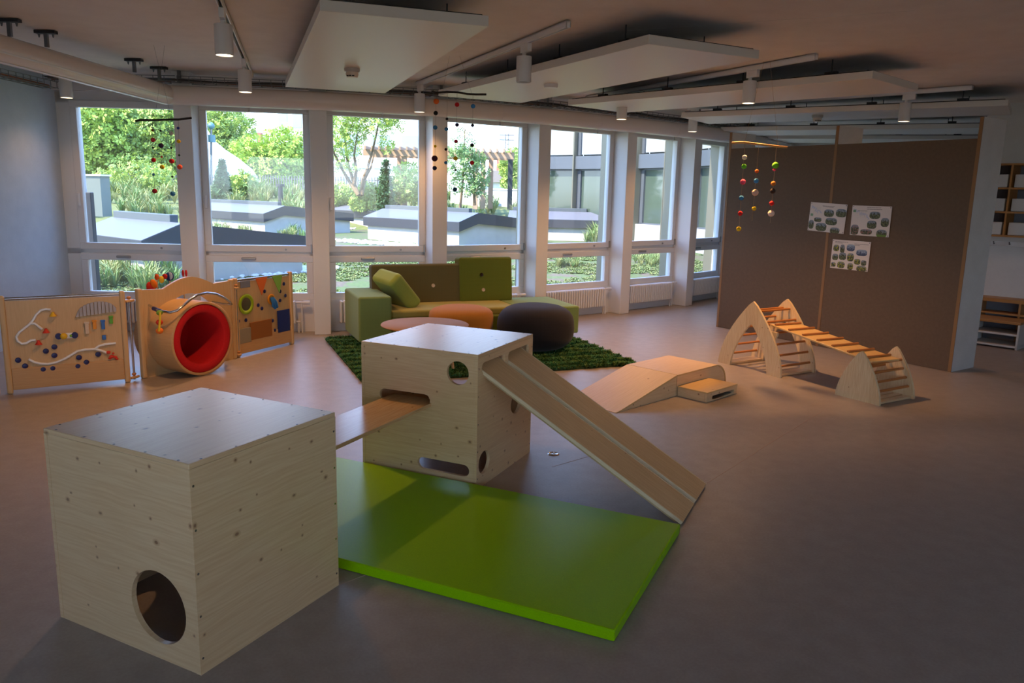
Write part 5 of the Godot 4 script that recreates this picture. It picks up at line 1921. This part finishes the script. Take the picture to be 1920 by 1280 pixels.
# a tree: trunk tubes and a crown of leaf cards spread over lumps [centre, radius]
func tree(called: String, label: String, group: String, base: Vector3, trunks: Array, tr: float, lumps: Array, count: int, leaf: float, ca: Color, cb: Color) -> void:
	var t := thing(called, label, "tree", Transform3D(Basis.IDENTITY, base), group)
	for q in trunks:
		var mb := MB.new()
		var pts := []
		for p in q: pts.append(p - base)
		for i in pts.size() - 1:
			var k0 := 1.0 - 0.7 * float(i) / (pts.size() - 1)
			var k1 := 1.0 - 0.7 * float(i + 1) / (pts.size() - 1)
			mb.cyl(pts[i], pts[i + 1], tr * k0, tr * k1, 8, false)
		part("trunk", mb, M.bark, t)
	var mb2 := MB.new()
	for i in 5:
		var a := TAU * i / 5.0
		var d := Vector3(cos(a), 0.3 * sin(i * 2.0), sin(a))
		var s := d.cross(Vector3.UP).normalized() * 0.28
		mb2.quad(d * 0.1, d * 0.55 + s, d * 1.0, d * 0.55 - s, Vector3.UP)
	var xs := []
	var cs := []
	var total := 0.0
	for l in lumps: total += l[1] * l[1]
	for l in lumps:
		for i in int(count * l[1] * l[1] / total):
			var d := Vector3(rng.randfn(), rng.randfn() * 0.9, rng.randfn()).normalized()
			var r: float = l[1] * pow(rng.randf(), 0.35)
			var b := Basis(Vector3(rng.randfn(), rng.randfn(), rng.randfn()).normalized(), rng.randf() * TAU).scaled(Vector3.ONE * leaf * rng.randf_range(0.6, 1.3))
			xs.append(Transform3D(b, l[0] + d * r - base))
			cs.append(ca.lerp(cb, rng.randf()))
	scatter("foliage", mb2.mesh(), M.leaf, xs, t, cs)

func vegetation() -> void:
	rng.seed = 53
	var y0 := Color(0.26, 0.42, 0.07)
	var y1 := Color(0.48, 0.60, 0.14)
	var d0 := Color(0.11, 0.20, 0.07)
	var d1 := Color(0.22, 0.34, 0.12)
	var g := "leafy trees beyond the roof terrace"
	# the wall of trees outside the first window
	for q in [[165, 345, -44.0, [[170, 225, 2.4], [200, 250, 2.2], [185, 290, 2.0], [160, 300, 1.8]], "bright green tree filling the left of the first window", y0, y1],
		[245, 345, -47.0, [[235, 215, 2.0], [262, 245, 2.4], [250, 285, 2.2], [225, 270, 1.9]], "bright green tree in the middle of the first window", y0, y1],
		[310, 345, -45.0, [[300, 250, 1.9], [322, 275, 1.7], [300, 300, 1.6], [325, 230, 1.3]], "green tree behind the small stick mobile in the first window", d1, y1],
		[405, 330, -62.0, [[395, 225, 2.6], [420, 255, 2.6], [400, 270, 2.2], [442, 290, 1.8]], "pale green tree behind the tent", d1, y1],
		[500, 340, -56.0, [[480, 305, 2.0], [510, 320, 2.0], [535, 290, 2.0], [545, 320, 1.6]], "light green trees right of the tent", y0, y1],
		[972, 345, -60.0, [[968, 310, 1.3], [985, 335, 1.4], [965, 340, 1.0]], "green tree beside the pergola end", d1, y1]]:
		var base := PZ(q[0], q[1], q[2])
		base.y = 1.35
		var lumps := []
		for l in q[3]: lumps.append([PZ(l[0], l[1], q[2]), l[2]])
		tree("leafy_tree", q[4], g, base, [[base, (base + lumps[0][0]) * 0.5 + Vector3(0.2, 0, 0), lumps[0][0]], [base, lumps[1][0]]], 0.22, lumps, 4200, 0.24, q[5], q[6])
	# shrubs below them
	for q in [[255, 335, -40.0, 1.3, "grey green willow shrub under the bright trees"], [300, 345, -39.0, 1.0, "green shrub under the small stick mobile"], [200, 348, -41.0, 0.9, "low shrub beside the grey roof cabinet"], [455, 348, -37.5, 0.75, "low shrub at the foot of the tent"], [768, 345, -31.0, 0.85, "bright shrub beside the pergola post"], [640, 368, -33.0, 0.6, "low shrub left of the forked tree"], [690, 372, -31.0, 0.6, "low shrub right of the forked tree"]]:
		var c := PZ(q[0], q[1], q[2])
		var base := Vector3(c.x, 1.2, c.z)
		tree("garden_shrub", q[4], "shrubs on the garden bank", base, [[base, c]], 0.05, [[c, q[3]], [c + Vector3(q[3] * 0.6, -q[3] * 0.4, 0), q[3] * 0.6], [c + Vector3(-q[3] * 0.6, -q[3] * 0.3, 0), q[3] * 0.6]], 900, 0.13, d1, y1)
	# two dark conifers
	for q in [[416, 366, 302, -36.0, 0.42, "dark upright conifer in front of the tent"], [723, 386, 304, -29.0, 0.36, "dark conical conifer beyond the third window"]]:
		var b := PZ(q[0], q[1], q[3])
		b.y = 0.95 if q[3] < -33.0 else GROUND
		var top := PZ(q[0], q[2], q[3])
		var lumps := []
		for i in 9:
			var k := i / 8.0
			lumps.append([b.lerp(top, 0.08 + 0.9 * k), q[4] * (1.15 - 0.85 * k)])
		tree("conifer", q[5], "conifers on the garden bank", b, [[b, top]], 0.06, lumps, 2600, 0.12, Color(0.05, 0.11, 0.05), Color(0.12, 0.22, 0.10))
	# forked tree in the third window
	var z := -30.0
	var f0 := PZ(672, 366, z)
	var tr := []
	for q in [[[672, 366], [655, 340], [640, 315], [628, 290], [615, 262]], [[672, 366], [662, 338], [652, 305], [648, 268], [640, 235]], [[676, 366], [681, 335], [688, 318], [698, 285], [706, 250], [712, 222]], [[678, 366], [684, 335], [696, 312], [702, 285]], [[664, 345], [668, 320], [664, 290], [670, 250]]]:
		var pts := []
		for p in q: pts.append(PZ(p[0], p[1], z + rng.randf_range(-0.3, 0.3)))
		tr.append(pts)
	var fl := []
	for q in [[640, 225, 0.75], [665, 212, 0.75], [700, 225, 0.8], [632, 255, 0.7], [655, 265, 0.7], [720, 212, 0.7], [735, 230, 0.5], [625, 290, 0.6], [655, 310, 0.45], [725, 272, 0.35], [648, 195, 0.8], [690, 200, 0.8]]: fl.append([PZ(q[0], q[1], z), q[2]])
	tree("forked_tree", "forked many stemmed tree with light leaves beyond the third window", g, f0, tr, 0.075, fl, 2200, 0.10, y0, y1)
	# slim airy trees in the fourth window
	z = -27.0
	for q in [[[862, 395], [868, 340], [872, 240], "airy slim tree behind the hanging felt balls", [[865, 270, 0.5], [872, 300, 0.6], [858, 320, 0.6], [868, 345, 0.55], [880, 285, 0.4], [855, 290, 0.4]]], [[890, 385], [888, 340], [886, 280], "second airy slim tree before the pergola", [[888, 300, 0.45], [894, 325, 0.5], [884, 345, 0.45], [900, 350, 0.35]]]]:
		var b := PZ(q[0][0], q[0][1], z)
		var lumps := []
		for l in q[4]: lumps.append([PZ(l[0], l[1], z), l[2]])
		tree("slim_tree", q[3], "slim trees by the pergola", b, [[b, PZ(q[1][0], q[1][1], z), PZ(q[2][0], q[2][1], z)]], 0.05, lumps, 420, 0.10, Color(0.14, 0.27, 0.10), Color(0.32, 0.46, 0.18))

func slab(t: Node3D, called: String, c: Vector3, s: Vector3, m: Material) -> void:
	var mb := MB.new()
	mb.box(c, s)
	part(called, mb, m, t)

func far_buildings() -> void:
	# picket fence along the bank: each picket a part
	var A := PZ(150, 352, -43.0)
	var B := PZ(790, 362, -37.0)
	A.y = 1.25
	B.y = 1.25
	var fx := frame(A, B - A)
	var fence := thing("picket_fence", "dark grey picket fence along the garden bank", "fence", fx)
	var L := (B - A).length()
	var pk := MB.new()
	pk.box(Vector3(0, 0.45, 0), Vector3(0.045, 1.0, 0.03))
	var pm := pk.mesh()
	var fm := mat(C8(88, 90, 92), 0.7)
	var n := mini(150, int(L / 0.15))
	for i in n: place("picket", pm, fm, fence, Transform3D(Basis.IDENTITY, Vector3(L * i / n, 0, 0)))
	for y in [0.12, 0.80]:
		var mb := MB.new()
		mb.box(Vector3(L * 0.5, y, -0.03), Vector3(L, 0.04, 0.03))
		part("rail", mb, fm, fence)
	# tent
	var z := -50.0
	var tc := PZ(380, 345, z)
	var ap := PZ(384, 225, z)
	var rr := PZ(492, 345, z).x - tc.x
	var t := thing("event_tent", "white curved event tent with a mast beyond the second window", "tent", Transform3D(Basis.IDENTITY, Vector3(tc.x, 0.8, tc.z)))
	var mb := MB.new()
	var h := ap.y - 0.8
	mb.lathe([Vector2(rr, 0), Vector2(rr * 0.985, h * 0.10), Vector2(rr * 0.93, h * 0.24), Vector2(rr * 0.80, h * 0.40), Vector2(rr * 0.60, h * 0.53), Vector2(rr * 0.40, h * 0.63), Vector2(rr * 0.22, h * 0.75), Vector2(rr * 0.08, h * 0.93), Vector2(0.02, h)], 32)
	part("canvas", mb, mat(C8(240, 238, 232), 0.8), t)
	mb = MB.new()
	var mx := PZ(395, 345, z + rr + 0.4)
	var m1 := PZ(396, 236, z + rr + 0.4)
	mb.cyl(Vector3(mx.x - tc.x, 0, mx.z - tc.z), Vector3(m1.x - tc.x, m1.y - 0.8, m1.z - tc.z), 0.06)
	part("mast", mb, M.galv, t)
	mb = MB.new()
	mb.ball(Vector3(m1.x - tc.x, m1.y - 0.8, m1.z - tc.z), Vector3(0.2, 0.2, 0.2), 10)
	mb.cyl(Vector3(m1.x - tc.x, m1.y - 1.7, m1.z - tc.z), Vector3(m1.x - tc.x, m1.y - 1.3, m1.z - tc.z), 0.2)
	part("mast_head", mb, mat(C8(90, 130, 140), 0.5), t)
	# house with tiled roof
	z = -85.0
	house(PZ(455, 300, z), PZ(512, 300, z), PZ(480, 272, z).y, C8(196, 170, 150), C8(132, 92, 84), "house with brown roof and chimney above the tent")
	house(PZ(905, 345, -70.0), PZ(978, 345, -70.0), PZ(940, 320, -70.0).y, C8(226, 222, 212), C8(140, 132, 128), "pale low house with dark windows behind the pergola")
	# apartment blocks
	block(PZ(521, 345, -75.0), PZ(600, 345, -75.0), PZ(560, 190, -75.0).y, "white apartment block right of the second window")
	block(PZ(627, 352, -60.0), PZ(800, 352, -60.0), PZ(700, 190, -60.0).y, "long white apartment block behind the forked tree")
	block(PZ(272, 260, -95.0), PZ(345, 260, -95.0), PZ(300, 150, -95.0).y, "striped white office block above the trees of the first window")
	# grey roof cabinet in the first window
	var cb := P(161, 392, GROUND)
	cb = PZ(180, 362, -30.0)
	var ct := thing("roof_cabinet", "pale grey cabinet with white lid on the terrace edge", "cabinet", Transform3D(Basis.IDENTITY, Vector3(cb.x, 0.3, cb.z)))
	slab(ct, "body", Vector3(0, 0.85, 0), Vector3(0.75, 1.5, 0.7), mat(C8(112, 120, 112), 0.7))
	slab(ct, "lid", Vector3(0, 1.63, 0), Vector3(0.85, 0.06, 0.8), M.white)
	# vent pipe
	var vp := PZ(526, 366, -33.0)
	var vt := thing("vent_pipe", "short dark vent pipe with cap on the terrace", "vent pipe", Transform3D(Basis.IDENTITY, vp))
	mb = MB.new()
	mb.cyl(Vector3(0, -1.0, 0), Vector3(0, 0.38, 0), 0.10)
	part("pipe", mb, M.fascia, vt)
	mb = MB.new()
	mb.cyl(Vector3(0, 0.36, 0), Vector3(0, 0.46, 0), 0.17)
	part("cap", mb, M.fascia, vt)
	# pergola
	z = -33.0
	var pg := thing("pergola", "weathered timber pergola with posts beyond the third and fourth windows", "pergola", Transform3D(Basis.IDENTITY, PZ(840, 372, z)))
	var o := PZ(840, 372, z)
	var y1 := PZ(840, 296, z).y - o.y
	for q in [[746, -0.6], [764, 0.9], [893, 0.8], [905, -0.2], [919, -0.6], [956, 0.0]]:
		mb = MB.new()
		var p := PZ(q[0], 360, z)
		mb.box(Vector3(p.x - o.x, y1 * 0.5 - 0.2, q[1]), Vector3(0.2, y1 + 0.4, 0.2))
		part("post", mb, M.timber if q[0] != 956 else M.fascia, pg)
	var xl := PZ(690, 300, z).x - o.x
	var xr := PZ(964, 300, z).x - o.x
	for zz in [-0.7, 1.0]:
		mb = MB.new()
		mb.box(Vector3((xl + xr) * 0.5, y1 + 0.1, zz), Vector3(xr - xl, 0.24, 0.12))
		part("beam", mb, M.timber, pg)
	for i in 22:
		mb = MB.new()
		mb.box(Vector3(lerpf(xl, xr, (i + 0.5) / 22.0), y1 + 0.28, 0.15), Vector3(0.07, 0.14, 2.4))
		part("rafter", mb, M.timber, pg)
	# low pale garden walls
	for q in [[[848, 392], [918, 396], 360, -37.5, "pale garden wall left of the pergola post"], [[922, 392], [990, 390], 358, -37.0, "pale garden wall right of the pergola post"]]:
		var a := PZ(q[0][0], q[0][1], q[3])
		var b := PZ(q[1][0], q[1][1], q[3] + 1.5)
		var hh := PZ(q[0][0], q[2], q[3]).y
		var w := thing("garden_wall", q[4], "garden wall", frame(Vector3(a.x, 0.05, a.z), b - a))
		slab(w, "wall", Vector3((b - a).length() * 0.5, hh * 0.5, 0), Vector3((b - a).length(), hh, 0.25), mat(C8(206, 208, 206), 0.8))
		slab(w, "coping", Vector3((b - a).length() * 0.5, hh + 0.03, 0), Vector3((b - a).length() + 0.06, 0.06, 0.32), M.white)
	# lattice mast far away
	z = -120.0
	var lm := thing("lattice_mast", "thin lattice radio mast on the horizon", "mast", Transform3D(Basis.IDENTITY, PZ(949, 330, z)))
	var mh := PZ(949, 250, z).y - PZ(949, 330, z).y
	for s in [[-0.35, -0.35], [0.35, -0.35], [0.35, 0.35], [-0.35, 0.35]]:
		mb = MB.new()
		mb.cyl(Vector3(s[0], -6, s[1]), Vector3(s[0] * 0.6, mh, s[1] * 0.6), 0.07, -1, 5)
		part("leg", mb, M.galv, lm)
	mb = MB.new()
	for i in 9:
		var y := mh * i / 9.0
		mb.cyl(Vector3(-0.33, y, 0.3), Vector3(0.33, y + mh / 9.0, 0.3), 0.05, -1, 4)
	for y in [mh * 0.96, mh * 0.85]: mb.box(Vector3(0, y, 0), Vector3(2.2, 0.15, 0.15))
	part("bracing", mb, M.galv, lm)

func house(a: Vector3, b: Vector3, ridge: float, wc: Color, rc: Color, label: String) -> void:
	var w := (b - a).length()
	var t := thing("house", label, "house", frame(Vector3(a.x, 0, a.z), b - a))
	var e := a.y + (ridge - a.y) * 0.15
	slab(t, "wall", Vector3(w * 0.5, e * 0.5, -3), Vector3(w * 0.92, e, 6), mat(wc, 0.9))
	var mb := MB.new()
	mb.prism(PackedVector2Array([Vector2(0, e), Vector2(w, e), Vector2(w * 0.78, ridge), Vector2(w * 0.22, ridge)]), 6.6, Transform3D(Basis.IDENTITY, Vector3(0, 0, -3)))
	part("roof", mb, mat(rc, 0.85), t)
	slab(t, "chimney", Vector3(w * 0.4, ridge + 0.3, -2), Vector3(w * 0.13, 2.2, 0.8), mat(C8(170, 110, 96), 0.9))
	for i in 4: slab(t, "window", Vector3(w * (0.2 + 0.2 * i), e - 1.4, 0.02), Vector3(w * 0.08, 1.3, 0.08), mat(C8(60, 84, 92), 0.2))

func block(a: Vector3, b: Vector3, top: float, label: String) -> void:
	var w := (b - a).length()
	var t := thing("apartment_block", label, "building", frame(Vector3(a.x, 0, a.z), b - a), "pale buildings beyond the garden")
	slab(t, "wall", Vector3(w * 0.5, top * 0.5, -5), Vector3(w, top, 10), mat(C8(232, 234, 236), 0.8))
	var wm := mat(C8(150, 168, 178), 0.25)
	var floors := int(top / 3.0)
	var cols := maxi(3, int(w / 2.2))
	for j in range(0, floors + 1):
		if 1.2 + j * 3.0 + 1.5 > top: continue
		slab(t, "floor_band", Vector3(w * 0.5, 0.35 + j * 3.0, 0.04), Vector3(w, 0.25, 0.1), mat(C8(206, 212, 216), 0.7))
		for i in cols:
			slab(t, "window", Vector3(w * (i + 0.5) / cols, 1.9 + j * 3.0, 0.02), Vector3(w / cols * 0.62, 1.5, 0.08), wm)

func office_wing() -> void:
	var t := thing("office_wing", "curved metal clad office wing continuing outside the last windows", "building")
	var pane := mat(C8(70, 84, 74), 0.06, 0.0, 0.9)
	var pale := mat(C8(150, 156, 160), 0.3)  # upper window colour, carries the white sky reflection as paint
	var clad := mat(C8(92, 98, 106), 0.45, 0.3)
	var sill := mat(C8(160, 162, 164), 0.6)
	for k in range(6, 20):
		var a: Vector3 = WALL[k - 1]
		var b: Vector3 = WALL[k]
		var w := (b - a).length()
		var xf := frame(a, b - a)
		var mb := MB.new()
		mb.box(Vector3(w * 0.5, 2.66, -0.25), Vector3(w - 0.06, 0.42, 0.2))
		place("spandrel", mb.mesh(), clad, t, xf)
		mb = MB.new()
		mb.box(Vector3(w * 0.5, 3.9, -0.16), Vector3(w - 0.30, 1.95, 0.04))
		place("upper_window", mb.mesh(), pale, t, xf, "upper window with a white reflection put into its colour")
		mb = MB.new()
		mb.box(Vector3(w * 0.5, 5.2, -0.2), Vector3(w, 0.62, 0.2))
		mb.box(Vector3(0.09, 3.9, -0.18), Vector3(0.12, 2.0, 0.12))
		mb.box(Vector3(w - 0.09, 3.9, -0.18), Vector3(0.12, 2.0, 0.12))
		place("upper_frame", mb.mesh(), clad, t, xf)
		if k < 10: continue
		mb = MB.new()
		mb.box(Vector3(w * 0.5, 1.6, -0.12), Vector3(w - 0.34, 1.66, 0.04))
		place("window", mb.mesh(), pane, t, xf)
		mb = MB.new()
		mb.box(Vector3(0.1, 1.6, -0.14), Vector3(0.14, 1.75, 0.14))
		mb.box(Vector3(w - 0.1, 1.6, -0.14), Vector3(0.14, 1.75, 0.14))
		mb.box(Vector3(w * 0.5, 2.45, -0.14), Vector3(w, 0.1, 0.14))
		mb.box(Vector3(w * 0.5, 0.74, -0.14), Vector3(w, 0.1, 0.14))
		place("window_frame", mb.mesh(), clad, t, xf)
		mb = MB.new()
		mb.box(Vector3(w * 0.5, 0.42, -0.2), Vector3(w, 0.66, 0.3))
		place("sill_wall", mb.mesh(), sill, t, xf)
		mb = MB.new()
		mb.box(Vector3(w, 3.0, -0.33), Vector3(0.05, 6.2, 0.20))
		place("fin", mb.mesh(), M.alu, t, xf)
	var roof := MB.new()
	for k in range(6, 20):
		var a: Vector3 = WALL[k - 1]
		var b: Vector3 = WALL[k]
		var n := frame(a, b - a).basis.z
		roof.quad(a + Vector3(0, 5.5, 0) - n * 0.3, b + Vector3(0, 5.5, 0) - n * 0.3, b + n * 6.0 + Vector3(0, 5.5, 0), a + n * 6.0 + Vector3(0, 5.5, 0), Vector3.UP)
		roof.quad(a + Vector3(0, 5.5, 0) + n * 0.1, b + Vector3(0, 5.5, 0) + n * 0.1, b + Vector3(0, 2.8, 0) + n * 0.1, a + Vector3(0, 2.8, 0) + n * 0.1, -n)
	part("core", roof, mat(C8(120, 124, 128), 0.7), t)
	# blue banner in one of the wing's windows
	var bx := frame(WALL[12], WALL[13] - WALL[12])
	var bn := MB.new()
	bn.box(Vector3(0.7, 1.12, -0.155), Vector3(0.86, 0.5, 0.02))
	one("blue_banner", bn, mat(C8(40, 130, 214), 0.6), "bright blue banner low in a window of the office wing", "banner", bx)

# ================================================================ mobiles, floor socket
func mobile(label: String, stick: Array, z: float, threads: Array, sc: Color, hang: Array, thread_c: Color) -> void:
	var a := PZ(stick[0][0], stick[0][1], z)
	var t := thing("stick_mobile", label, "mobile", Transform3D(Basis.IDENTITY, a), "felt ball mobiles hung from the ceiling")
	var pts := []
	for q in stick: pts.append(PZ(q[0], q[1], z) - a)
	var mb := MB.new()
	mb.tube(pts, 0.009, 8)
	part("stick", mb, mat(sc, 0.8), t)
	var tm := mat(thread_c, 0.9)
	for q in hang:
		mb = MB.new()
		var lo := PZ(q[0], q[1], z)
		var hi := PZ(q[2], q[3], z)
		var k := (2.775 - lo.y) / maxf(0.05, hi.y - lo.y)
		mb.cyl(lo - a, lo.lerp(hi, k) - a, 0.0009, -1, 5, false)
		part("hanging_thread", mb, tm, t)
	for th in threads:
		var p0 := PZ(th[0][0], th[0][1], z)
		var last: Array = th[-1]
		var p1 := PZ(last[0], last[1] + 6, z)
		mb = MB.new()
		mb.cyl(p0 - a, p1 - a, 0.0014, -1, 5, false)
		var s := part("thread", mb, tm, t)
		for i in range(1, th.size()):
			var q: Array = th[i]
			var p := PZ(q[0], q[1], z)
			var r: float = q[2] * absf(z) / FOCAL
			mb = MB.new()
			mb.ball(p - a, Vector3(r * 1.05, r, r), 12)
			part("felt_ball", mb, mat(q[3], 0.95), s)

func build_small() -> void:
	var red := C8(206, 32, 36)
	var org := C8(236, 110, 40)
	var yel := C8(226, 190, 30)
	var blu := C8(60, 130, 184)
	var nav := C8(28, 30, 66)
	var blk := C8(28, 26, 30)
	var wht := C8(226, 212, 200)
	var grn := C8(110, 196, 40)
	var pnk := C8(230, 84, 120)
	mobile("dark twig mobile with small felt balls before the first window", [[254, 227], [262, 225], [290, 225], [320, 224], [335, 224], [350, 222], [359, 221]], -6.9,
		[[[285, 226], [286, 244, 2.5, C8(150, 110, 40)], [287, 262, 4, C8(200, 60, 70)], [287, 277, 2, blk], [288, 300, 4, red], [288, 327, 2.5, blu], [290, 358, 4.5, C8(150, 30, 34)]],
		[[301, 226], [301, 245, 2, blk], [302, 273, 4.5, C8(50, 30, 70)], [303, 294, 2, C8(180, 60, 60)], [304, 313, 4, yel]],
		[[320, 225], [321, 250, 3.5, C8(190, 190, 186)], [321, 277, 2, blk], [322, 302, 4.5, red], [323, 331, 2, nav], [324, 363, 4.5, blu]],
		[[334, 224], [334, 240, 2.5, C8(40, 60, 140)], [335, 265, 3.5, yel], [336, 291, 2, C8(20, 70, 40)], [337, 313, 4.5, C8(240, 96, 70)]]],
		C8(40, 34, 34), [[290, 225, 300, 150], [322, 224, 304, 150]], C8(120, 120, 120))
	mobile("dark twig mobile with felt balls hung before the fourth window", [[809, 171], [818, 174], [838, 172], [858, 173], [876, 176], [892, 177], [912, 177]], -7.1,
		[[[818, 174], [818, 190, 5, org], [817, 212, 4, blk], [816, 239, 4, blu], [816, 274, 2.5, yel], [815, 297, 5.5, C8(70, 24, 40)], [815, 315, 4, nav]],
		[[839, 173], [838, 223, 2.5, blk], [837, 242, 3.5, blu], [836, 280, 2.5, blk], [836, 305, 3, blu]],
		[[857, 174], [857, 196, 4, red], [857, 234, 3.5, nav], [855, 265, 3.5, C8(170, 30, 60)], [854, 297, 4, yel], [854, 319, 2, blk], [853, 355, 4, C8(24, 70, 100)]],
		[[887, 177], [887, 199, 4, blu], [886, 235, 3, nav], [885, 272, 3.5, blk], [885, 305, 4, red]]],
		C8(44, 38, 36), [[830, 172, 838, 130], [885, 176, 870, 130]], C8(170, 165, 160))
	mobile("pale stick mobile with bright felt balls in front of the partition", [[1372, 268], [1385, 267], [1396, 267], [1420, 270], [1445, 273], [1462, 275], [1476, 276]], -7.0,
		[[[1397, 268], [1396, 295, 4.5, wht], [1395, 312, 4.5, grn], [1393, 341, 5, pnk], [1390, 371, 4.5, blu], [1388, 400, 4.5, red], [1385, 429, 4.5, yel]],
		[[1423, 271], [1419, 321, 3.5, org], [1418, 339, 4.5, blu], [1416, 361, 6, C8(206, 176, 160)], [1414, 391, 4, yel], [1410, 408, 0.3, yel]],
		[[1456, 274], [1454, 310, 6, grn], [1452, 318, 3, pnk], [1450, 344, 4.5, C8(206, 124, 50)], [1449, 358, 5, C8(56, 44, 38)], [1447, 381, 4.5, red], [1446, 400, 6, C8(232, 206, 190)], [1444, 412, 0.3, red]]],
		C8(196, 150, 90), [[1396, 267, 1412, 200], [1459, 274, 1452, 200]], C8(190, 150, 110))
	var fs := P(1037.5, 851)
	var t := thing("floor_socket", "small round steel floor socket near the ramp", "floor socket", Transform3D(Basis.IDENTITY, fs))
	var mb := MB.new()
	mb.lathe([Vector2(0, 0.003), Vector2(0.026, 0.003), Vector2(0.03, 0.006), Vector2(0.036, 0.004), Vector2(0.038, 0)], 24)
	part("flange", mb, M.steel, t)
	mb = MB.new()
	mb.box(Vector3(0.004, 0.005, 0), Vector3(0.008, 0.006, 0.04))
	part("latch", mb, M.white, t)
